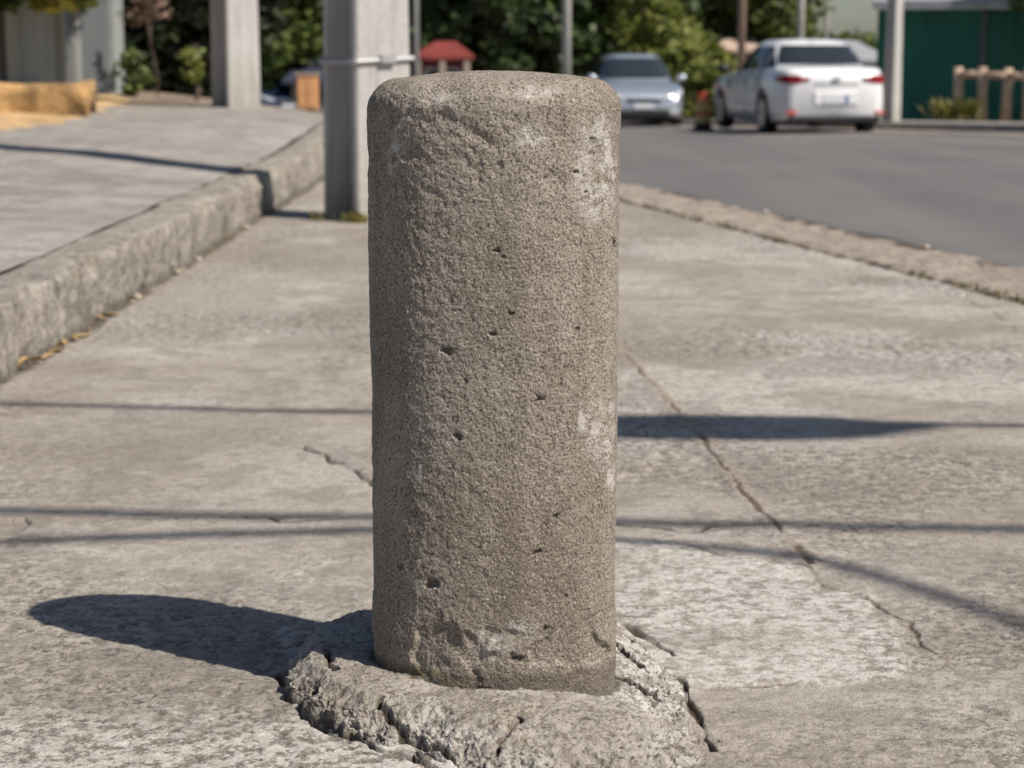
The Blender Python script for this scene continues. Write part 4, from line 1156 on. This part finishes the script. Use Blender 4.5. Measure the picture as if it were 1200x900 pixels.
# ------------------------------------------------------------------ cars
def make_car(label, paint, L=4.5, W=1.78, Ht=1.47, kind='sedan', plate=True):
    car = empty("parked_car", (0, 0, 0), 0, label, "car", "cars along the street")
    hw = W / 2; wr = 0.325; wb = L * 0.59
    xf = L * 0.5 - L * 0.19; xr = xf - wb                 # axle x (front is +x)
    zb_ = 0.20
    def top_z(x):       # lower body upper line (hood, belt, boot)
        ks = [(-L/2, 0.86), (-L/2+0.10, 0.99), (-L/2+0.45, 1.03), (-L*0.22, 0.985), (0, 0.955), (L*0.20, 0.93), (L*0.33, 0.87), (L/2-0.22, 0.75), (L/2-0.04, 0.62), (L/2, 0.52)]
        return float(np.interp(x, [k[0] for k in ks], [k[1] for k in ks]))
    def half(x):
        a = abs(x) / (L/2)
        return hw * (1 - 0.20 * max(0, (a - 0.70) / 0.30) ** 2.0 - (0.10 * max(0, (a - .96) / .04) ** 2))
    def bot(x):
        z = zb_ + 0.05 * max(0, (abs(x) - L*0.40) / (L*0.1))
        for ax in (xf, xr):
            dd_ = abs(x - ax); ra_ = wr + 0.055
            if dd_ < ra_: z = max(z, wr + math.sqrt(ra_**2 - dd_**2) * 0.98)
        return z
    def bodyloft():
        xs_ = sorted(set(list(np.linspace(-L/2, L/2, 60)) + [ax + s * (wr + .055) * math.cos(q_) for ax in (xf, xr) for s in (-1, 1) for q_ in np.linspace(0.0, 1.5, 9)]))
        V = []; npf = 0
        for x in xs_:
            h_ = half(x); b_ = bot(x); t_ = top_z(x)
            if x < -L/2 + 0.03 or x > L/2 - 0.03: b_ = max(b_, 0.30)
            m_ = max(0.62, b_ + 0.06); m_ = min(m_, t_ - 0.06)
            row = [(0, b_ + .02), (h_*.55, b_ + .01), (h_*.9, b_), (h_*.975, b_ + .02), (h_*1.0, (b_ + m_) / 2), (h_*1.0, m_), (h_*.985, m_ + (t_-m_)*.45), (h_*.955, m_ + (t_-m_)*.8), (h_*.90, t_ - .005), (h_*.80, t_ + .008), (h_*.5, t_ + .022), (0, t_ + .03)]
            full = [(x, -y_, z_) for y_, z_ in row] + [(x, y_, z_) for y_, z_ in row[-2:0:-1]]
            npf = len(full); V += full
        F = []
        for i in range(len(xs_) - 1):
            for k_ in range(npf): F.append((i*npf+k_, (i+1)*npf+k_, (i+1)*npf+(k_+1) % npf, i*npf+(k_+1) % npf))
        F.append(tuple(range(npf))); F.append(tuple((len(xs_)-1)*npf + k_ for k_ in range(npf-1, -1, -1)))
        return V, F
    V, F = bodyloft(); mb = MB(); mb.add(V, F); mb.build("body", paint, car, True)
    # cabin: stacked superelliptic sections
    zt0, zt1 = 0.93, Ht - 0.035
    def sec(t_):
        fx = np.interp(t_, [0, .85, 1], [L*0.235, L*0.07, L*0.035]); rx = np.interp(t_, [0, .85, 1], [-L*0.385, -L*0.265, -L*0.225]) if kind == 'sedan' else np.interp(t_, [0, .85, 1], [-L*0.47, -L*0.42, -L*0.38])
        wy = np.interp(t_, [0, .5, .85, 1], [hw*.93, hw*.84, hw*.72, hw*.60]); return float(fx), float(rx), float(wy)
    ne = 3.8
    def sec_pt_xy(t_, x=None, y=None, end=1):
        fx, rx, wy = sec(t_); c_x = (fx+rx)/2; a_ = (fx-rx)/2
        if x is not None:
            q_ = min(1, abs((x - c_x) / a_)); return wy * (1 - q_**ne) ** (1/ne)
        q_ = min(1, abs(y / wy)); return c_x + end * a_ * (1 - q_**ne) ** (1/ne)
    mb = MB(); n = 64; tl = [0, .15, .3, .45, .6, .75, .87, .94, 1.0]; V = []
    for t_ in tl:
        fx, rx, wy = sec(t_); c_x = (fx+rx)/2; a_ = (fx-rx)/2; z_ = zt0 + (zt1-zt0) * t_
        for k_ in range(n):
            q_ = 2*math.pi*k_/n; cc, s2 = math.cos(q_), math.sin(q_)
            V.append((c_x + a_*math.copysign(abs(cc)**(2/ne), cc), wy*math.copysign(abs(s2)**(2/ne), s2), z_))
    F = [(i*n+k_, i*n+(k_+1) % n, (i+1)*n+(k_+1) % n, (i+1)*n+k_) for i in range(len(tl)-1) for k_ in range(n)]
    fx, rx, wy = sec(1.0); c_x = (fx+rx)/2; base = len(tl)-1
    for j, sc_ in enumerate((0.8, 0.5, 0.2)):
        for k_ in range(n):
            p = V[base*n + k_]; V.append((c_x + (p[0]-c_x)*sc_, p[1]*sc_, zt1 + 0.035*(1-sc_**2)))
        i0 = (base + j) * n; i1 = (base + j + 1) * n
        F += [(i0+k_, i0+(k_+1) % n, i1+(k_+1) % n, i1+k_) for k_ in range(n)]
    F.append(tuple(range((base+3)*n, (base+4)*n)))
    mb.add(V, F); mb.build("roof", paint, car, True)
    def glass_end(name, end, ylim=0.86, t0=.10, t1=.86):
        V = []; ts_ = np.linspace(t0, t1, 8); yy = np.linspace(-ylim, ylim, 15)
        for o_ in (0.007, -0.004):
            for t_ in ts_:
                wy = sec(t_)[2]
                for y in yy: V.append((sec_pt_xy(t_, y=y*wy, end=end) + end * o_, y*wy, zt0 + (zt1-zt0)*t_ + o_*0.8))
        nn2, m2 = len(yy), len(ts_); F = []
        for i in range(m2-1):
            for j in range(nn2-1):
                a_ = i*nn2+j; F.append((a_, a_+1, a_+nn2+1, a_+nn2)); F.append(tuple(k_ + nn2*m2 for k_ in (a_, a_+nn2, a_+nn2+1, a_+1)))
        MB().add(V, F).build(name, M['glass'], car, True)
    glass_end("windscreen", 1); glass_end("rear_window", -1, 0.84, .26, .84)
    for side in (-1, 1):
        cols = [(-L*.30, -L*.245), (-L*.235, -L*.075), (-L*.055, L*.13)] if kind == 'sedan' else [(-L*.40, -L*.255), (-L*.24, -L*.075), (-L*.055, L*.13)]
        for (x0, x1) in cols:
            V = []; ts_ = np.linspace(.10, .82, 6); xx = np.linspace(0, 1, 8)
            for o_ in (0.007, -0.004):
                for t_ in ts_:
                    fx, rx, wy = sec(t_); a0 = max(x0, rx + 0.22); a1 = min(x1, fx - 0.16); a1 = max(a1, a0 + .02)
                    for q_ in xx:
                        x = a0 + (a1-a0)*q_; V.append((x, side*(sec_pt_xy(t_, x=x) + o_), zt0 + (zt1-zt0)*t_))
            F = []; nn2, m2 = 8, 6
            for i in range(m2-1):
                for j in range(nn2-1):
                    a_ = i*nn2+j; F.append((a_, a_+1, a_+nn2+1, a_+nn2)); F.append(tuple(k_ + nn2*m2 for k_ in (a_, a_+nn2, a_+nn2+1, a_+1)))
            MB().add(V, F).build("side_window", M['glass'], car, True)
        for ax in (xf, xr):
            we = empty_part("wheel", car, (ax, side * (hw - 0.115), wr), side)
        # mirror, handles, lamps
        y0 = side * (hw - 0.03)
        mm = Matrix.Translation((L*0.175, side*(hw + .08), 1.0)) @ Matrix.Diagonal((0.07, 0.11, 0.07, 1))
        mb = MB(); mb.lathe([(0.3, -1), (0.85, -.6), (1, 0), (0.85, .6), (0.3, 1)], 14, mm); mb.box(L*.165, L*.195, min(y0, y0+side*.08), max(y0, y0+side*.08), .95, .99)
        mb.build("mirror", paint if kind == 'hatch' and plate else M['trim'], car, True)
        for hx in (-L*.17, L*.02): MB().box(hx-.09, hx+.09, min(side*(hw-.01), side*(hw+.02)), max(side*(hw-.01), side*(hw+.02)), .82, .85, bev=.008).build("door_handle", paint, car)
        for gx_ in (-L*.065, L*.17, -L*.235): MB().box(gx_-.006, gx_+.006, min(side*(hw-.012), side*(hw+.002)), max(side*(hw-.012), side*(hw+.002)), .30, .84).build("door_gap", M['trim'], car)
        # tail lamp: wraps the corner
        V = []; 
        path = [(-L/2+.34, side*(half(-L/2+.34)+.012)), (-L/2+.16, side*(half(-L/2+.16)+.014)), (-L/2+.04, side*(half(-L/2+.04)+.012)), (-L/2-.014, side*(half(-L/2)*.93)), (-L/2-.016, side*hw*.66), (-L/2-.018, side*hw*.46)]
        zz_ = [(.83, .87), (.80, .90), (.785, .91), (.785, .905), (.80, .885), (.83, .86)]
        for (x, y), (a_, b_) in zip(path, zz_): V += [(x, y, a_), (x, y, b_), (x + .03, y * .96, a_), (x + .03, y * .96, b_)]
        F = []
        for i in range(len(path)-1):
            a_ = i*4; b_ = a_+4; F += [(a_, b_, b_+1, a_+1), (a_+1, b_+1, b_+3, a_+3), (a_+2, a_+3, b_+3, b_+2), (a_, a_+2, b_+2, b_)]
        MB().add(V, F).build("tail_light", M['tail'], car)
        # head lamp
        V = []; path = [(L/2-.62, side*(half(L/2-.62)+.004)), (L/2-.36, side*(half(L/2-.36)+.008)), (L/2-.16, side*(half(L/2-.16)+.0)), (L/2-.03, side*hw*.74), (L/2+.012, side*hw*.50)]
        zz_ = [(.73, .76), (.66, .775), (.60, .745), (.57, .69), (.575, .64)]
        for (x, y), (a_, b_) in zip(path, zz_): V += [(x, y, a_), (x - .02, y*.985, b_), (x - .04, y * .95, a_), (x - .05, y * .94, b_)]
        F = []
        for i in range(len(path)-1):
            a_ = i*4; b_ = a_+4; F += [(a_, b_, b_+1, a_+1), (a_+1, b_+1, b_+3, a_+3), (a_+2, a_+3, b_+3, b_+2), (a_, a_+2, b_+2, b_)]
        MB().add(V, F).build("headlight", M['head'], car, True)
        MB().box(L/2-.03, L/2+.012, min(side*hw*.62, side*hw*.80), max(side*hw*.62, side*hw*.80), .30, .37, bev=.01).build("fog_light", M['head'], car)
        MB().box(-L/2-.016, -L/2+.02, min(side*hw*.68, side*hw*.86), max(side*hw*.68, side*hw*.86), .33, .37, bev=.005).build("reflector", M['redp'], car)
    # bumpers, grille, plates, emblem, trims
    MB().box(-L/2+.01, -L/2+.36, -hw*.80, hw*.80, .20, .31, bev=.03).build("rear_valance", M['trim'], car)
    MB().box(-L*.40, L*.42, -hw*.86, hw*.86, .17, .30).build("underbody", M['trim'], car)
    MB().box(L/2-.05, L/2+.012, -hw*.42, hw*.42, .52, .60, bev=.01).build("grille", M['trim'], car)
    MB().box(L/2-.05, L/2+.008, -hw*.60, hw*.60, .24, .38, bev=.02).build("air_intake", M['trim'], car)
    if plate:
        MB().box(-L/2-.024, -L/2+.01, -.34, .34, .47, .655, bev=.01).build("plate_recess", paint, car)
        p = MB().box(-L/2-.034, -L/2-.026, -.20, .20, .49, .62).build("number_plate", M['plate'], car)
        MB().box(-L/2-.038, -L/2-.0355, -.19, -.14, .50, .61).build("plate_strip", M['plateblue'], p)
        MB().box(L/2+.014, L/2+.022, -.20, .20, .40, .50).build("number_plate", M['plate'], car)
    mm = Matrix.Translation((-L/2-.012, 0, .84)) @ Matrix.Rotation(R(90), 4, 'Y') @ Matrix.Diagonal((0.05, 0.065, 1, 1))
    MB().lathe([(1, -.012), (1, .0), (.8, .012)], 20, mm).build("emblem", M['steel'], car)
    MB().box(-L/2-.012, -L/2+.02, -hw*.40, hw*.40, .775, .787).build("boot_seam", M['trim'], car)
    MB().tube([(-L*.25, 0, Ht), (-L*.27, 0, Ht + .07)], [.02, .006], 8).build("roof_antenna", M['trim'], car)
    return car
def empty_part(name, parent, loc, side):
    Mr = Matrix.Translation(loc) @ Matrix.Rotation(R(90), 4, 'X')
    wr = 0.325
    ty = MB().lathe([(0.20, -.10), (0.29, -.105), (0.318, -.09), (0.325, -.05), (0.325, .05), (0.318, .09), (0.29, .105), (0.20, .10)], 32, Mr).build(name, M['black'], parent, True)
    rim = MB()
    Mo = Matrix.Translation((loc[0], loc[1] + side * 0.085, loc[2])) @ Matrix.Rotation(R(90), 4, 'X')
    rim.lathe([(0.215, -.02), (0.215, .024), (0.19, .024), (0.18, -.0)], 32, Mo)
    for k in range(7):
        Mk = Mo @ Matrix.Rotation(2*math.pi*k/7, 4, 'Z'); rim.box(0.03, 0.195, -.022, .022, -.015, .022, Mk, bev=.004)
    rim.lathe([(0.05, -.02), (0.05, .027), (0.03, .03)], 16, Mo)
    rim.build("rim", M['rim'], ty)
    return ty

def put(car, px, d, head, z=None):
    x = dist(px, d); car.location = (x, d, float(zroad(x, d)) + 0.012 if z is None else z); car.rotation_euler = (0, 0, head)
white_car = make_car("white sedan seen from behind with red tail lamps at the roadside", M['carwhite'])
put(white_car, 927, 32.0, R(90 + 8))
silver_car = make_car("silver-blue hatchback facing the camera, right of the bollard top", M['carsilver'], L=4.0, W=1.70, Ht=1.50, kind='hatch')
put(silver_car, 740, 41.5, R(-90 + 3), None)
dark_car = make_car("dark car with a red tail lamp half hidden between the silver and white cars", M['cardark'], L=4.1, W=1.68, Ht=1.40, kind='hatch', plate=False)
put(dark_car, 806, 50.0, R(90 + 10))
navy_car = make_car("navy car far off between the two square concrete poles", M['carnavy'], L=4.3, W=1.72, Ht=1.42, kind='hatch', plate=True)
put(navy_car, 330, 60.0, R(-90 + 14))

# ------------------------------------------------------------------ small things on the ground
def leaf_mesh(seed, L=0.05, W=0.022):
    r = random.Random(seed); n = 9; V = []; F = []
    for i in range(n):
        t_ = i / (n - 1); w = W * math.sin(math.pi * min(1, t_ * 0.96 + 0.02)) ** 0.8
        z = 0.010 * math.sin(t_ * 3 + seed); cu = 0.35 * w
        V += [(t_*L - L/2, -w/2, z + cu + 0.004), (t_*L - L/2, 0, z + 0.004), (t_*L - L/2, w/2, z + cu + 0.004)]
    m = n * 3
    V += [(x, y, z - 0.0008) for x, y, z in V]
    for i in range(n-1):
        for j in range(2):
            a = i*3+j; F += [(a, a+1, a+4, a+3), (a+m+3, a+m+4, a+m+1, a+m)]
    return mesh_from("dry_leaf", V, F, M['dry'], True)
LM = [leaf_mesh(i, 0.05 + 0.012 * i, 0.02 + 0.004 * i) for i in range(4)]
r = random.Random(9)
ORD = "first second third fourth fifth sixth seventh eighth ninth tenth eleventh twelfth thirteenth fourteenth".split()
spots = [(32, 434), (40, 428), (62, 414), (70, 410), (88, 400), (96, 396), (78, 405), (104, 390), (118, 378), (56, 420), (128, 372), (150, 352), (240, 296), (262, 282)]
spots.sort(key=lambda q_: -q_[1])
for i, (px, py) in enumerate(spots):
    x, y = gat(px, py); x = max(x, -1.345)
    o = link("dry_leaf", LM[i % 4], None, ("largest yellow dry leaf lying nearest the camera in the gutter by the grey kerb" if i == 0 else ORD[i] + " dry leaf from the near end of the gutter along the grey kerb"), "leaf", "dry leaves in the gutter along the kerb", loc=(x, y, 0.006))
    o.rotation_euler = (r.uniform(-.3, .3), r.uniform(-.3, .3), r.uniform(0, 6.28)); s = 1.5 if i == 0 else r.uniform(0.6, 1.05); o.scale = (s, s, s)
def pebble(seed, s):
    r_ = np.random.default_rng(seed); n, m = 14, 9; V = []; F = []
    th_ = np.linspace(0, 2*np.pi, n, endpoint=False); ph = np.linspace(0.05, np.pi - 0.05, m)
    TH_, PH = np.meshgrid(th_, ph); x = np.sin(PH)*np.cos(TH_); y = np.sin(PH)*np.sin(TH_); z = np.cos(PH)
    k = 1 + 0.35 * fbm(x + seed, y, z, f=1.3, octaves=2, seed=seed % 50)
    V = np.stack([x*k*s, y*k*s*0.8, z*k*s*0.6], -1).reshape(-1, 3)
    for i in range(m-1):
        for j in range(n): F.append((i*n+j, (i+1)*n+j, (i+1)*n+(j+1) % n, i*n+(j+1) % n))
    F.append(tuple(range(n))); F.append(tuple((m-1)*n + j for j in range(n-1, -1, -1)))
    return mesh_from("pebble", V, F, M['pebble'], True)
PM = [pebble(i + 3, 0.02) for i in range(5)]
pe = [(897, 252, 0.9), (1085, 296, 1.1), (205, 322, 0.9), (230, 306, 0.7), (160, 352, 1.0), (214, 318, .6), (270, 270, 1.1), (143, 356, 0.6),
      (355, 815, .25), (342, 800, .2), (332, 776, .25), (795, 815, .25), (760, 770, .3), (845, 870, .2), (455, 872, .3)]
pe.sort(key=lambda q_: (q_[0] > 300, -q_[1]))
NEARL = {(355, 815): "grey stone crumb left of the footing, beside the middle of its broken edge", (342, 800): "small stone crumb just above the middle one on the left of the footing", (332, 776): "stone crumb left of the footing where the bollard shadow starts",
         (795, 815): "stone crumb right of the footing beside the dark crack", (760, 770): "stone crumb behind the footing, right of the bollard foot", (845, 870): "small stone crumb right of the footing, low near the picture edge", (455, 872): "stone crumb in front of the footing at its lower left edge"}
for i, (px, py, s) in enumerate(pe):
    x, y = gat(px, py)
    if px < 300: x = max(x, -1.34)
    near = py > 700; kerbside = px > 850 and py < 700
    o = link("pebble", PM[i % 5], None, NEARL.get((px, py)) if near else (("larger" if s > 1.0 else "smaller") + " pale stone lying on the brown road kerb" if kerbside else ORD[i] + " stone from the near end at the foot of the grey sidewalk kerb"), "stone",
             "crumbs by the bollard footing" if near else ("stones on the road kerb" if kerbside else "stones in the gutter along the kerb"), loc=(x, y, 0.012 * s + (0.01 if kerbside else 0)))
    o.scale = (s, s, s); o.rotation_euler = (0, 0, r.uniform(0, 6))
def weeds(name, pts, n, hgt, label, cat="weeds", seed=0, mat='weed', zoff=0.0, sp=0.03):
    rg = np.random.default_rng(seed); V = []; F = []
    P_ = np.array(pts, float)
    for i in range(n):
        p = P_[rg.integers(len(P_))]; x = p[0] + rg.normal(0, sp); y = p[1] + rg.normal(0, sp)
        h = hgt * rg.uniform(0.4, 1.2); a = rg.uniform(0, 6.28); w = 0.16 * h * rg.uniform(.7, 1.5); l = h * rg.uniform(.2, .9); b = rg.uniform(0, 6.28)
        k = len(V); dx, dy = math.cos(a) * w, math.sin(a) * w; ex, ey = math.cos(b) * l, math.sin(b) * l
        V += [(x-dx*.4, y-dy*.4, zoff), (x+dx*.4, y+dy*.4, zoff), (x+ex*.5+dx*.6, y+ey*.5+dy*.6, zoff+h*.6), (x+ex*.5-dx*.6, y+ey*.5-dy*.6, zoff+h*.6), (x+ex, y+ey, zoff+h)]
        F += [(k, k+1, k+2, k+3), (k+3, k+2, k+4)]
    return link(name, mesh_from(name, V, F, M[mat]), None, label, cat, kind="stuff")
pts = [(dist(408 + 3*i, 10.4), 10.38) for i in range(6)] + [(dist(375, 10.6), 10.5)]
weeds("weeds", pts, 120, 0.06, "yellowing weeds growing at the foot of the near square pole", seed=1)
pts = [(float(kerb_in(y)) + 0.0, y) for y in np.concatenate([np.linspace(6.2, 7.8, 26), np.linspace(9.0, 12.5, 30)]) if math.sin(y * 9) + math.sin(y * 3.7) > -0.3]
weeds("kerb_weeds", pts, 420, 0.03, "low green weeds in the crack along the brown road kerb", seed=2, sp=0.018)
weeds("base_moss", [(BX + a, BY - 0.128 + b, 0) for a, b in ((-0.06, 0.03), (-0.05, 0.024), (-0.085, 0.045), (-0.02, 0.01))], 14, 0.005, "tiny yellow-green moss tufts at the foot of the bollard", cat="moss", seed=3, zoff=0.048, sp=0.007, mat='lf_yel')
x_, y_ = dist(1105, 35), 35.3
weeds("verge_weeds", [(x_ + i * 0.05, y_) for i in range(-2, 12)], 160, 0.35, "rough green weeds at the foot of the wooden fence", seed=4, zoff=float(zroad(7.5, 35)) + 0.1, sp=0.06)
